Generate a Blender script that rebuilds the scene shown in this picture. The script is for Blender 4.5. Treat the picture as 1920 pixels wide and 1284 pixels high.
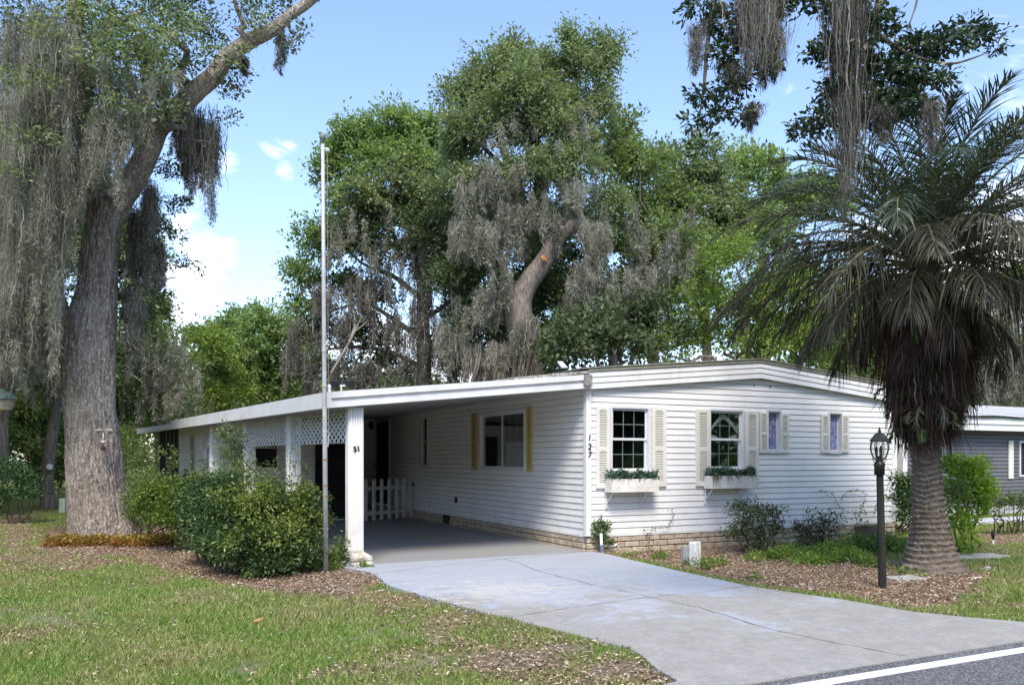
import bpy, math, random
import numpy as np
from mathutils import Vector, Matrix
R = math.radians
PI = math.pi
scene = bpy.context.scene
for o in list(bpy.data.objects):
    bpy.data.objects.remove(o)

# ------------------------------------------------------------------ camera
CAMX, CAMY, CAMZ = -6.93, -11.30, 1.47
YAW = R(26.34); FPX = 1555.0; HOR = 860.0
CY, SY = math.cos(YAW), math.sin(YAW)
cd = bpy.data.cameras.new("camera")
cam = bpy.data.objects.new("camera", cd)
scene.collection.objects.link(cam)
cam.location = (CAMX, CAMY, CAMZ)
cam.rotation_euler = (R(90), 0, -YAW)
cd.sensor_width = 36.0
cd.lens = 36.0 * FPX / 1920.0
cd.shift_y = (HOR - 642.0) / 1920.0
cd.clip_start = 0.1
cd.clip_end = 2000
scene.camera = cam

# ------------------------------------------------------------------ sky, sun, exposure
SUN_EL, SUN_AZ = R(52), R(205)      # azimuth clockwise from +Y, the sun stands behind the camera
w = bpy.data.worlds.new("World")
scene.world = w
w.use_nodes = True
nt = w.node_tree
nt.nodes.clear()
out = nt.nodes.new("ShaderNodeOutputWorld")
bg = nt.nodes.new("ShaderNodeBackground")
sky = nt.nodes.new("ShaderNodeTexSky")
sky.sky_type = 'NISHITA'
sky.sun_disc = False
sky.sun_elevation = SUN_EL
sky.sun_rotation = SUN_AZ
sky.air_density = 1.0
sky.dust_density = 0.6
sky.ozone_density = 2.0
bg.inputs['Strength'].default_value = 0.15


def vdir(px, py):
    v = np.array([(px-960)/FPX*CY + SY, -(px-960)/FPX*SY + CY, (HOR-py)/FPX])
    return v/np.linalg.norm(v)


tc = nt.nodes.new("ShaderNodeTexCoord")
nz = nt.nodes.new("ShaderNodeTexNoise")
nz.inputs['Scale'].default_value = 13.0
nz.inputs['Distortion'].default_value = 0.6
nz.inputs['Detail'].default_value = 9.0
nz.inputs['Roughness'].default_value = 0.62
mp = nt.nodes.new("ShaderNodeMapping")
mp.inputs['Scale'].default_value = (1, 1, 1.9)
nt.links.new(tc.outputs['Generated'], mp.inputs['Vector'])
nt.links.new(mp.outputs['Vector'], nz.inputs['Vector'])
prev = None
for (px, py, rad, amp) in [(372, 470, .045, .48), (345, 440, .04, .36), (425, 472, .03, .40), (300, 520, .07, .42), (425, 308, .026, .42), (370, 330, .042, .45), (320, 590, .06, .42),
                           (530, 322, .02, .34), (516, 292, .024, .24), (540, 275, .014, .18), (700, 690, .12, .35), (860, 700, .12, .4), (540, 640, .05, .25), (1850, 560, .16, .5), (440, 368, .018, .2),
                           (-500, 500, .3, .4), (2600, 300, .35, .35), (300, 700, .1, .4)]:
    d = nt.nodes.new("ShaderNodeVectorMath"); d.operation = 'DISTANCE'
    nt.links.new(tc.outputs['Generated'], d.inputs[0])
    d.inputs[1].default_value = tuple(vdir(px, py))
    mr = nt.nodes.new("ShaderNodeMapRange"); mr.interpolation_type = 'SMOOTHSTEP'
    mr.inputs['From Min'].default_value = rad*1.5
    mr.inputs['From Max'].default_value = 0
    mr.inputs['To Min'].default_value = 0
    mr.inputs['To Max'].default_value = amp
    nt.links.new(d.outputs['Value'], mr.inputs['Value'])
    if prev is None:
        prev = mr.outputs[0]
    else:
        a = nt.nodes.new("ShaderNodeMath"); a.operation = 'MAXIMUM'
        nt.links.new(prev, a.inputs[0]); nt.links.new(mr.outputs[0], a.inputs[1])
        prev = a.outputs[0]
add = nt.nodes.new("ShaderNodeMath"); add.operation = 'ADD'
nt.links.new(prev, add.inputs[0]); nt.links.new(nz.outputs['Fac'], add.inputs[1])
cr = nt.nodes.new("ShaderNodeMapRange"); cr.interpolation_type = 'SMOOTHSTEP'
cr.inputs['From Min'].default_value = 0.66
cr.inputs['From Max'].default_value = 1.02
nt.links.new(add.outputs[0], cr.inputs['Value'])
tint = nt.nodes.new("ShaderNodeMix"); tint.data_type = 'RGBA'; tint.blend_type = 'MULTIPLY'
tint.inputs['Factor'].default_value = 1.0
nt.links.new(sky.outputs['Color'], tint.inputs['A'])
SKYTINT = (1.06, 1.03, 1.08, 1)
tint.inputs['B'].default_value = SKYTINT
mix = nt.nodes.new("ShaderNodeMix"); mix.data_type = 'RGBA'
nt.links.new(cr.outputs[0], mix.inputs['Factor'])
nt.links.new(tint.outputs['Result'], mix.inputs['A'])
mix.inputs['B'].default_value = (6.0, 6.1, 6.4, 1)
nt.links.new(mix.outputs['Result'], bg.inputs['Color'])
nt.links.new(bg.outputs[0], out.inputs['Surface'])

sd = bpy.data.lights.new("sun", 'SUN')
sd.energy = 2.4
sd.angle = R(20)
sd.color = (1.0, 0.93, 0.80)
so = bpy.data.objects.new("sun", sd)
scene.collection.objects.link(so)
sv = Vector((math.sin(SUN_AZ)*math.cos(SUN_EL), math.cos(SUN_AZ)*math.cos(SUN_EL), math.sin(SUN_EL)))
so.rotation_euler = sv.to_track_quat('Z', 'Y').to_euler()
so.location = (0, 0, 40)
scene.view_settings.view_transform = 'Standard'
scene.view_settings.look = 'None'
scene.view_settings.gamma = 1
scene.view_settings.exposure = 1.12
scene.render.engine = 'CYCLES'
scene.cycles.max_bounces = 6
scene.cycles.diffuse_bounces = 3
scene.cycles.transparent_max_bounces = 8

# ------------------------------------------------------------------ survey helpers (real distances in metres)
GZ = -0.05


def P(px, py, d):
    r = (px-960)/FPX*d
    return np.array([CAMX + r*CY + d*SY, CAMY - r*SY + d*CY, CAMZ + (HOR-py)*d/FPX])


def G(px, py, z=GZ):
    return P(px, py, FPX*(CAMZ-z)/(py-HOR))


def onY(px, py, Y=0.0):       # a point of the vertical plane Y = const
    u = (px-960)/FPX
    d = (Y-CAMY)/(CY - u*SY)
    return P(px, py, d)


def onX(px, py, X=0.0):
    u = (px-960)/FPX
    d = (X-CAMX)/(SY + u*CY)
    return P(px, py, d)


# ------------------------------------------------------------------ object helpers
ORG = {}


def thing(name, label, cat, loc=(0, 0, 0), group=None):
    o = bpy.data.objects.new(name, None)
    scene.collection.objects.link(o)
    o.empty_display_size = 0.3
    o.location = tuple(float(v) for v in loc)
    o['label'] = label; o['category'] = cat
    if group: o['group'] = group
    ORG[o.name] = np.array(loc, float)
    return o


def finish(o, parent, loc):
    scene.collection.objects.link(o)
    if parent is not None:
        o.parent = parent
        ORG[o.name] = ORG[parent.name]
    else:
        o.location = tuple(float(v) for v in loc)
        ORG[o.name] = np.array(loc, float)


def tag(o, label=None, cat=None, group=None, kind=None):
    if label: o['label'] = label
    if cat: o['category'] = cat
    if group: o['group'] = group
    if kind: o['kind'] = kind
    return o


def arr(name, V, F, m, parent=None, loc=(0, 0, 0), smooth=False):
    org = ORG[parent.name] if parent is not None else np.array(loc, float)
    V = np.asarray(V, np.float64) - org
    F = np.asarray(F, np.int32)
    me = bpy.data.meshes.new(name)
    me.vertices.add(len(V))
    me.vertices.foreach_set('co', V.astype(np.float32).ravel())
    me.loops.add(F.size)
    me.loops.foreach_set('vertex_index', F.ravel())
    me.polygons.add(len(F))
    me.polygons.foreach_set('loop_start', np.arange(0, F.size, F.shape[1], dtype=np.int32))
    if smooth:
        me.polygons.foreach_set('use_smooth', np.ones(len(F), bool))
    me.update(calc_edges=True)
    me.materials.append(m)
    o = bpy.data.objects.new(name, me)
    finish(o, parent, loc)
    return o


class MB:
    def __init__(s):
        s.v = []; s.f = []; s.sm = False

    def add(s, vs, fs):
        b = len(s.v)
        s.v.extend([tuple(float(c) for c in v) for v in vs])
        s.f.extend([tuple(i+b for i in f) for f in fs])

    def box(s, a, b, bev=0):
        x0, x1 = sorted((a[0], b[0])); y0, y1 = sorted((a[1], b[1])); z0, z1 = sorted((a[2], b[2]))
        if bev:
            s.obox((x0+x1)/2, (y0+y1)/2, (z0+z1)/2, x1-x0, y1-y0, z1-z0, 0, bev); return s
        s.add([(x0,y0,z0),(x1,y0,z0),(x1,y1,z0),(x0,y1,z0),(x0,y0,z1),(x1,y0,z1),(x1,y1,z1),(x0,y1,z1)],
              [(0,3,2,1),(4,5,6,7),(0,1,5,4),(1,2,6,5),(2,3,7,6),(3,0,4,7)])
        return s

    def obox(s, cx, cy, cz, lx, ly, lz, rz=0, bev=0.0, jit=0.0):
        c, n = math.cos(rz), math.sin(rz)
        hx, hy, hz = lx/2, ly/2, lz/2
        def T(x, y, z):
            j = [random.uniform(-jit, jit) for _ in range(3)] if jit else (0, 0, 0)
            return (cx + x*c - y*n + j[0], cy + x*n + y*c + j[1], cz + z + j[2])
        if not bev:
            vs = [T(sx*hx, sy*hy, sz*hz) for sz in (-1, 1) for sx, sy in ((-1,-1),(1,-1),(1,1),(-1,1))]
            s.add(vs, [(0,3,2,1),(4,5,6,7),(0,1,5,4),(1,2,6,5),(2,3,7,6),(3,0,4,7)])
            return s
        b = min(bev, hx*.9, hy*.9, hz*.9)
        ring = [(-hx+b,-hy),(hx-b,-hy),(hx,-hy+b),(hx,hy-b),(hx-b,hy),(-hx+b,hy),(-hx,hy-b),(-hx,-hy+b)]
        inr = [(-hx+b,-hy+b),(hx-b,-hy+b),(hx-b,-hy+b),(hx-b,hy-b),(hx-b,hy-b),(-hx+b,hy-b),(-hx+b,hy-b),(-hx+b,-hy+b)]
        vs = [T(x,y,-hz) for x,y in inr]+[T(x,y,-hz+b) for x,y in ring]+[T(x,y,hz-b) for x,y in ring]+[T(x,y,hz) for x,y in inr]
        fs = [tuple(reversed(range(8))), tuple(range(24, 32))]
        for k in range(3):
            for i in range(8):
                j = (i+1) % 8
                fs.append((k*8+i, k*8+j, (k+1)*8+j, (k+1)*8+i))
        s.add(vs, fs)
        return s

    def tube(s, pts, rads, n=10, cap=True):
        pts = [Vector(tuple(p)) for p in pts]
        if not hasattr(rads, '__len__'): rads = [rads]*len(pts)
        rings = []
        ref = None
        for i, p in enumerate(pts):
            t = (pts[min(i+1, len(pts)-1)] - pts[max(i-1, 0)])
            if t.length < 1e-9: t = Vector((0, 0, 1))
            t.normalize()
            if ref is None:
                ref = Vector((1, 0, 0)) if abs(t.x) < .8 else Vector((0, 1, 0))
            a = (ref - t*ref.dot(t)).normalized(); ref = a
            b = t.cross(a)
            rings.append([p + (a*math.cos(2*PI*k/n) + b*math.sin(2*PI*k/n))*rads[i] for k in range(n)])
        vs = [v for r in rings for v in r]
        fs = [(i*n+k, i*n+(k+1) % n, (i+1)*n+(k+1) % n, (i+1)*n+k) for i in range(len(pts)-1) for k in range(n)]
        if cap:
            fs.append(tuple(reversed(range(n)))); fs.append(tuple(range((len(pts)-1)*n, len(pts)*n)))
        s.add(vs, fs)
        return s

    def lathe(s, c, prof, n=20):
        vs = [(c[0]+r*math.cos(2*PI*k/n), c[1]+r*math.sin(2*PI*k/n), c[2]+z) for r, z in prof for k in range(n)]
        fs = [(i*n+k, i*n+(k+1) % n, (i+1)*n+(k+1) % n, (i+1)*n+k) for i in range(len(prof)-1) for k in range(n)]
        fs.append(tuple(reversed(range(n)))); fs.append(tuple(range((len(prof)-1)*n, len(prof)*n)))
        s.add(vs, fs)
        return s

    def hexa(s, q0, q1):     # two quads (4 pts each) joined
        s.add(list(q0)+list(q1), [(0,3,2,1),(4,5,6,7),(0,1,5,4),(1,2,6,5),(2,3,7,6),(3,0,4,7)])
        return s

    def build(s, name, m, parent=None, loc=(0, 0, 0), smooth=False):
        org = ORG[parent.name] if parent is not None else np.array(loc, float)
        me = bpy.data.meshes.new(name)
        V = np.array(s.v) - org
        me.from_pydata([tuple(v) for v in V], [], s.f)
        if smooth:
            me.polygons.foreach_set('use_smooth', [True]*len(me.polygons))
        me.materials.append(m)
        me.update()
        o = bpy.data.objects.new(name, me)
        finish(o, parent, loc)
        return o


# ------------------------------------------------------------------ materials
def nodes(name):
    m = bpy.data.materials.new(name); m.use_nodes = True
    t = m.node_tree
    b = t.nodes['Principled BSDF']
    return m, t, b


def N(t, typ, **kw):
    n = t.nodes.new(typ)
    for k, v in kw.items():
        setattr(n, k, v)
    return n


def noise(t, scale, detail=4, rough=.55, vec=None, mscale=None):
    n = N(t, "ShaderNodeTexNoise")
    n.inputs['Scale'].default_value = scale
    n.inputs['Detail'].default_value = detail
    n.inputs['Roughness'].default_value = rough
    if mscale is not None:
        c = N(t, "ShaderNodeTexCoord"); mpn = N(t, "ShaderNodeMapping")
        mpn.inputs['Scale'].default_value = mscale
        t.links.new(c.outputs['Object'], mpn.inputs['Vector']); t.links.new(mpn.outputs[0], n.inputs['Vector'])
    elif vec is not None:
        t.links.new(vec, n.inputs['Vector'])
    else:
        c = N(t, "ShaderNodeTexCoord")
        t.links.new(c.outputs['Object'], n.inputs['Vector'])
    return n.outputs['Fac']


def ramp(t, fac, stops):
    r = N(t, "ShaderNodeValToRGB")
    e = r.color_ramp.elements
    while len(e) < len(stops): e.new(.5)
    for i, (p, c) in enumerate(stops):
        e[i].position = p
        e[i].color = (c[0], c[1], c[2], 1) if hasattr(c, '__len__') else (c, c, c, 1)
    t.links.new(fac, r.inputs['Fac'])
    return r.outputs['Color']


def mixc(t, fac, a, b, blend='MIX'):
    m = N(t, "ShaderNodeMix", data_type='RGBA', blend_type=blend)
    if hasattr(fac, 'links') or not isinstance(fac, (int, float)): t.links.new(fac, m.inputs['Factor'])
    else: m.inputs['Factor'].default_value = fac
    for s, v in (('A', a), ('B', b)):
        if isinstance(v, tuple): m.inputs[s].default_value = (v[0], v[1], v[2], 1)
        else: t.links.new(v, m.inputs[s])
    return m.outputs['Result']


def bump(t, b, h, strength=.3, dist=.02):
    n = N(t, "ShaderNodeBump")
    n.inputs['Strength'].default_value = strength
    n.inputs['Distance'].default_value = dist
    t.links.new(h, n.inputs['Height']); t.links.new(n.outputs[0], b.inputs['Normal'])


def M(name, c1, c2=None, rough=.6, scale=4, bscale=0, bstr=.3, bdist=.01, spec=.3, metal=0, mscale=None, lo=.35, hi=.65):
    m, t, b = nodes(name)
    if c2 is None: c2 = tuple(x*.82 for x in c1)
    f = noise(t, scale, 5, .6, mscale=mscale)
    t.links.new(ramp(t, f, [(lo, c1), (hi, c2)]), b.inputs['Base Color'])
    b.inputs['Roughness'].default_value = rough
    b.inputs['Specular IOR Level'].default_value = spec
    b.inputs['Metallic'].default_value = metal
    if bscale: bump(t, b, noise(t, bscale, 6, .6, mscale=mscale), bstr, bdist)
    return m


def LM(name, c1, c2, c3, trans=.3, scale=.9, rough=.55, spec=.3):
    """leaf material: varies from clump to clump and from leaf to leaf"""
    m, t, b = nodes(name)
    f = noise(t, scale, 3, .5)
    base = ramp(t, f, [(.35, c1), (.62, c2)])
    g = N(t, "ShaderNodeNewGeometry")
    v = ramp(t, g.outputs['Random Per Island'], [(0, (.65,.65,.65)), (.75, (1.05,1.05,1.05)), (1, (1.35,1.35,1.35))])
    col = mixc(t, 1.0, base, v, 'MULTIPLY')
    hi = N(t, "ShaderNodeMath", operation='GREATER_THAN'); hi.inputs[1].default_value = .92
    t.links.new(g.outputs['Random Per Island'], hi.inputs[0])
    col = mixc(t, hi.outputs[0], col, c3)
    t.links.new(col, b.inputs['Base Color'])
    b.inputs['Roughness'].default_value = rough
    b.inputs['Specular IOR Level'].default_value = spec
    if trans:
        tr = N(t, "ShaderNodeBsdfTranslucent")
        t.links.new(mixc(t, 1.0, col, (1.2, 1.35, .7), 'MULTIPLY'), tr.inputs['Color'])
        ms = N(t, "ShaderNodeMixShader"); ms.inputs[0].default_value = trans
        t.links.new(b.outputs[0], ms.inputs[1]); t.links.new(tr.outputs[0], ms.inputs[2])
        t.links.new(ms.outputs[0], t.nodes['Material Output'].inputs['Surface'])
    return m


# ------------------------------------------------------------------ numpy noise
def _h(ix, iy, iz, seed):
    n = (ix*374761393 + iy*668265263 + iz*2147483647 + seed*974634777) & 0xFFFFFFFF
    n = ((n ^ (n >> 13))*1274126177) & 0xFFFFFFFF
    return ((n ^ (n >> 16)) & 0xFFFF)/65535.0


def vnoise(x, y, z=0, seed=0, oct=3):
    x = np.asarray(x, float); y = np.asarray(y, float); z = np.zeros_like(x)+z
    tot = np.zeros_like(x); amp = 1; nrm = 0
    for o_ in range(oct):
        ix, iy, iz = np.floor(x).astype(np.int64), np.floor(y).astype(np.int64), np.floor(z).astype(np.int64)
        fx, fy, fz = x-ix, y-iy, z-iz
        fx, fy, fz = [f*f*(3-2*f) for f in (fx, fy, fz)]
        v = 0
        for dx in (0, 1):
            for dy in (0, 1):
                for dz in (0, 1):
                    v = v + _h(ix+dx, iy+dy, iz+dz, seed+o_)*(fx if dx else 1-fx)*(fy if dy else 1-fy)*(fz if dz else 1-fz)
        tot += v*amp; nrm += amp; amp *= .5
        x = x*2.03; y = y*2.03; z = z*2.03
    return tot/nrm


def pip(x, y, poly):
    x = np.asarray(x); y = np.asarray(y)
    ins = np.zeros(x.shape, bool)
    n = len(poly)
    for i in range(n):
        x0, y0 = poly[i][0], poly[i][1]; x1, y1 = poly[(i+1) % n][0], poly[(i+1) % n][1]
        if y0 == y1: continue
        c = ((y0 > y) != (y1 > y)) & (x < (x1-x0)*(y-y0)/(y1-y0)+x0)
        ins ^= c
    return ins


def unit(v):
    return v/np.maximum(np.linalg.norm(v, axis=-1, keepdims=True), 1e-9)


# ------------------------------------------------------------------ foliage
def leaves(C, D, Nn, L, W, droop=.15):
    D = unit(D)
    S = unit(np.cross(D, Nn)); Nn = np.cross(S, D)
    L = np.asarray(L).reshape(-1, 1); W = np.asarray(W).reshape(-1, 1)
    V = np.empty((len(C), 4, 3))
    V[:, 0] = C
    V[:, 1] = C + D*L*.5 + S*W*.5 + Nn*L*.06
    V[:, 2] = C + D*L - Nn*L*droop
    V[:, 3] = C + D*L*.5 - S*W*.5 + Nn*L*.06
    F = np.arange(len(C)*4).reshape(-1, 4)
    return V.reshape(-1, 3), F


def crown(blobs, leaf, seed, dens=1.0, per=60, rs=None, flat=.55, inner=.45, wl=.5, upb=.5):
    """blobs: (centre, radii); leaf: length"""
    rng = np.random.default_rng(seed)
    tree = leaf >= .12
    if tree:
        dens *= 1.55; per = int(per*1.7); rs = rs*.9 if rs else rs
        extra = []
        for c, r in blobs:
            r = np.asarray(r, float)
            for _ in range(3):
                u = unit(rng.normal(size=3)); u[2] = abs(u[2])*.8 if rng.random() < .75 else u[2]
                extra.append((np.asarray(c)+u*r*rng.uniform(.65, .98), r.mean()*rng.uniform(.26, .46)*np.ones(3)))
        blobs = [(c, np.asarray(r)*.92) for c, r in blobs]+extra
    Cs = []; Os = []
    for c, r in blobs:
        r = np.asarray(r, float)
        area = (r[0]*r[1]+r[0]*r[2]+r[1]*r[2])/3*12.5
        s0 = rs if rs else .30*float(np.mean(r))
        n = max(4, int(dens*area/(s0*s0*2.2)))
        u = unit(rng.normal(size=(n, 3)))
        u[:, 2] = np.where(u[:, 2] < -.35, -u[:, 2]*rng.random(n), u[:, 2])
        f = inner + (1-inner)*rng.random(n)**.6
        lump = .70 + .52*rng.random(n)**1.3
        p = c + r*u*(f*lump)[:, None]
        sr = s0*rng.uniform(.6, 1.35, n)
        k = per
        if tree:
            sd_ = unit(u[:, None, :]*.7 + rng.normal(size=(n, 5, 3))*.75 + np.array([0, 0, .12]))
            pick = rng.integers(0, 5, (n, k)); tt = rng.random((n, k, 1))**.75
            off = np.take_along_axis(sd_, pick[..., None].repeat(3, 2), 1)*tt*1.45 + rng.normal(size=(n, k, 3))*.20
        else:
            off = rng.normal(size=(n, k, 3))
            off = off/np.maximum(np.linalg.norm(off, axis=2, keepdims=True), 1e-6)*(rng.random((n, k, 1))**.5*(1+.5*rng.random((n, k, 1))**4))
            off[:, :, 2] *= flat
        Cs.append((p[:, None, :] + off*sr[:, None, None]).reshape(-1, 3))
        Os.append((off + u[:, None, :]*.5).reshape(-1, 3))
    C = np.concatenate(Cs); O = np.concatenate(Os)
    n = len(C)
    D = unit(O) + rng.normal(size=(n, 3))*.6 + np.array([0, 0, -.15])
    Nn = np.array([0, 0, upb+.1]) + unit(O)*.6 + rng.normal(size=(n, 3))*.6
    L = leaf*rng.uniform(.6, 1.3, n)
    return leaves(C, D, Nn, L, L*wl*rng.uniform(.8, 1.2, n))


def strands(A, ln, n, w, spread, seed, seg=6, conv=.7, wig=.05, lean=(0, 0, 0)):
    """hanging tufts: A anchors (K,3), ln lengths (K)"""
    rng = np.random.default_rng(seed)
    A = np.asarray(A, float); K = len(A); ln = np.asarray(ln, float)
    sp = np.asarray(spread, float)*np.ones(K)
    off = rng.normal(size=(K, n, 3))*sp[:, None, None]*np.array([1, 1, .35])
    L = ln[:, None]*(.35 + .65*rng.random((K, n))**1.2)
    t = np.linspace(0, 1, seg+1)
    wv = rng.normal(size=(K, n, seg+1, 3))*wig*np.array([1, 1, .3])
    wv[:, :, 0] = 0
    wv = np.cumsum(wv, axis=2)*.6
    pos = A[:, None, None, :] + off[:, :, None, :]*(1 - conv*t[None, None, :, None]) + wv
    pos[..., 2] -= L[:, :, None]*t
    pos = pos + np.array(lean)*(t[None, None, :, None])*L[:, :, None, None]
    ang = rng.random((K, n))*PI
    side = np.stack([np.cos(ang), np.sin(ang), np.zeros_like(ang)], -1)
    wd = w*(.5+rng.random((K, n, 1, 1)))*(np.sin(np.clip(t*.85+.12, 0, 1)*PI)**.5)[None, None, :, None]
    a = pos + side[:, :, None, :]*wd*.5; b = pos - side[:, :, None, :]*wd*.5
    V = np.stack([a, b], 3).reshape(-1, 3)
    base = (np.arange(K*n)*(seg+1)*2)[:, None] + (np.arange(seg)*2)[None, :]
    base = base.ravel()
    F = np.stack([base, base+1, base+3, base+2], 1)
    return V, F


def slivers(A, ln, n, size, spread, seed):
    """short curly threads that make up the body of a moss tuft"""
    rng = np.random.default_rng(seed); A = np.asarray(A, float); K = len(A); ln = np.asarray(ln, float)
    t = rng.random((K, n))**.8
    r = (np.asarray(spread)[:, None]*1.25+.02)*(1.1-.85*t)*(.6+.6*np.sin(t*9+rng.random((K, 1))*6)**2)
    a = rng.random((K, n))*2*PI; q = np.sqrt(rng.random((K, n)))
    sway = (rng.normal(size=(K, 1, 2))*.06*ln[:, None, None])*t[..., None]**2
    pos = A[:, None, :] + np.stack([np.cos(a)*r*q+sway[..., 0], np.sin(a)*r*q+sway[..., 1], -t*ln[:, None]*.92], -1)
    pos = pos.reshape(-1, 3); m = len(pos)
    D = rng.normal(size=(m, 3))*.55+np.array([0, 0, -.75])
    L = size*rng.uniform(.5, 1.6, m)
    return leaves(pos, D, rng.normal(size=(m, 3)), L, L*.12, .25)


def limb(mb, p0, p1, r0, r1, sag=0.0, rnd=.08, seg=7, n=8, rng=random):
    p0 = Vector(tuple(p0)); p1 = Vector(tuple(p1)); L = (p1-p0).length
    pts = []; rr = []
    for i in range(seg+1):
        t = i/seg
        p = p0.lerp(p1, t) + Vector((0, 0, sag*L*math.sin(t*PI)))
        if 0 < i < seg:
            p += Vector((rng.uniform(-1, 1), rng.uniform(-1, 1), rng.uniform(-1, 1)))*rnd*L*.35
        pts.append(p); rr.append(r0+(r1-r0)*t**.8)
    mb.tube(pts, rr, n)
    return pts
# ================================================================== SETTING
# driveway outline (left edge from the carport pillar to the street, then the right edge back)
Ledge = [(701,1075),(718,1090),(732,1098),(796,1117),(857,1134),(952,1158),(1060,1184.5),(1130,1202),(1175,1213),(1202,1227),(1229,1250.5),(1270,1276)]
Redge = [(1128,1035.5),(1180,1048),(1270,1069),(1405,1098),(1500,1112),(1575,1122),(1710,1145.6),(1812,1156),(1920,1165)]
STY = -7.12
DL = [tuple(G(x, y, 0)[:2]) for x, y in Ledge]
DRr = [tuple(G(x, y, 0)[:2]) for x, y in Redge]
lx, ly = DL[-1]
DL += [(lx-.35, (ly+STY)/2+.05), (lx-.95, STY)]
rx, ry = DRr[-1]
DRr += [(rx+1.6, ry-.62), (rx+3.2, STY)]
drive_poly = [(-4.0, -.02)] + DL + DRr[::-1] + [(.05, -.02)]
drive_mask = [(-4.3, 12.0)] + drive_poly + [(.05, 12.0)]

# ---- masks on the ground
mulch_polys = [([tuple(G(*p)[:2]) for p in pl], s) for pl, s in [
    ([(1100,1030),(1128,1036),(1270,1069),(1405,1098),(1575,1122),(1712,1147),(1790,1128),(1840,1100),(1840,1075),(1700,1052),(1560,1040),(1400,1024),(1200,1016)], 1.0),
    ([(75,1000),(80,1034),(230,1046),(330,1072),(430,1098),(560,1118),(650,1118),(705,1100),(704,1070),(560,1045),(420,1010),(330,985),(120,985)], .97),
    ([(640,1095),(760,1118),(900,1150),(1060,1192),(1190,1226),(1250,1284),(1180,1400),(1000,1290),(860,1225),(760,1175),(680,1140)], .5),
    ([(0,965),(60,965),(70,1010),(0,1030)], .8),
    ([(0,1020),(95,1028),(250,1055),(130,1070),(0,1075)], .6),
    ([(1840,1000),(1960,1000),(1960,1016),(1840,1022)], .9),
]]
bare_spots = [(G(60,1158), .55, .3), (G(20,1150), .5, .4), (G(712,1188), .3, .28), (G(960,1235), .35, .25), (G(130,1148), .3, .15), (G(800,1232), .3, .2),
              (G(420,1255), .25, .2), (G(640,1105), .3, .2), (G(770,1242), .22, .2), (G(1060,1222), .3, .14), (G(1170,1262), .25, .15), (G(150,1215), .2, .15), (G(380,1235), .3, .12)]


def masks(x, y):
    jx = (vnoise(x*1.7, y*1.7, 0, 5)-.5)*1.1; jy = (vnoise(x*1.7, y*1.7, 7.3, 9)-.5)*1.1
    jx2 = (vnoise(x*7, y*7, 0, 15, 2)-.5)*.35; jy2 = (vnoise(x*7, y*7, 7.3, 19, 2)-.5)*.35
    mul = np.zeros_like(x)
    for pl, s in mulch_polys:
        k = .35 if s > .9 else 1.0
        mul = np.maximum(mul, pip(x+jx*k*.6+jx2, y+jy*k*.6+jy2, pl)*s)
    bare = np.zeros_like(x)
    for c, a, b in bare_spots:
        dx, dy = x-c[0], y-c[1]
        r_ = (dx*CY-dy*SY); f_ = (dx*SY+dy*CY)
        q = np.sqrt((r_/a)**2+(f_/b)**2) + (vnoise(x*6, y*6, 3, 21)-.5)*1.6
        bare = np.maximum(bare, np.clip(1.5-q, 0, 1)*np.clip((vnoise(x*14, y*14, 5, 77, 2)-.25)*3, .2, 1))
    thin = np.clip((vnoise(x*1.1, y*1.1, 2, 31)-.47)*5, 0, 1)*np.clip((vnoise(x*4, y*4, 2, 33)-.35)*3, 0, 1)
    return mul, bare, thin


def seg_dist(x, y, pl):
    best = np.full(np.shape(x), 1e9)
    for (x0, y0), (x1, y1) in zip(pl[:-1], pl[1:]):
        dx, dy = x1-x0, y1-y0; t_ = np.clip(((x-x0)*dx+(y-y0)*dy)/(dx*dx+dy*dy), 0, 1)
        best = np.minimum(best, np.hypot(x-x0-t_*dx, y-y0-t_*dy))
    return best


def hgt(x, y):
    z = GZ + (vnoise(x*.8, y*.8, 0, 3)-.5)*.05 + (vnoise(x*5, y*5, 0, 4)-.5)*.018
    near = np.exp(-(np.minimum(seg_dist(x, y, DL), seg_dist(x, y, DRr))/.55)**2)
    z = z*(1-near) - .014*near
    c0 = P(40, 900, 27)
    return z + .55*np.exp(-(((x-c0[0])/6.0)**2 + ((y-c0[1])/1.8)**2))


def axis(lo, hi, step, far, k=1.35):
    a = list(np.arange(lo, hi+1e-6, step))
    s = step; v = hi
    while v < far:
        s *= k; v += s; a.append(v)
    s = step; v = lo
    while v > -far:
        s *= k; v -= s; a.insert(0, v)
    return np.array(a)


gx = axis(-15, 13, .11, 500); gy = axis(-11, 8, .11, 500)
XX, YY = np.meshgrid(gx, gy)
gh = hgt(XX, YY)
nd = pip(XX, YY, drive_poly) | ((YY < STY+.12) & (YY > -15.2)) | ((XX > -4.6) & (XX < 7.4) & (YY > -.1) & (YY < 14))
gh = np.where(nd, GZ-.03, gh)
V = np.stack([XX, YY, gh], -1).reshape(-1, 3)
ny, nx = XX.shape
ii = (np.arange(ny-1)[:, None]*nx + np.arange(nx-1)[None, :]).ravel()
F = np.stack([ii, ii+1, ii+nx+1, ii+nx], 1)

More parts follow.
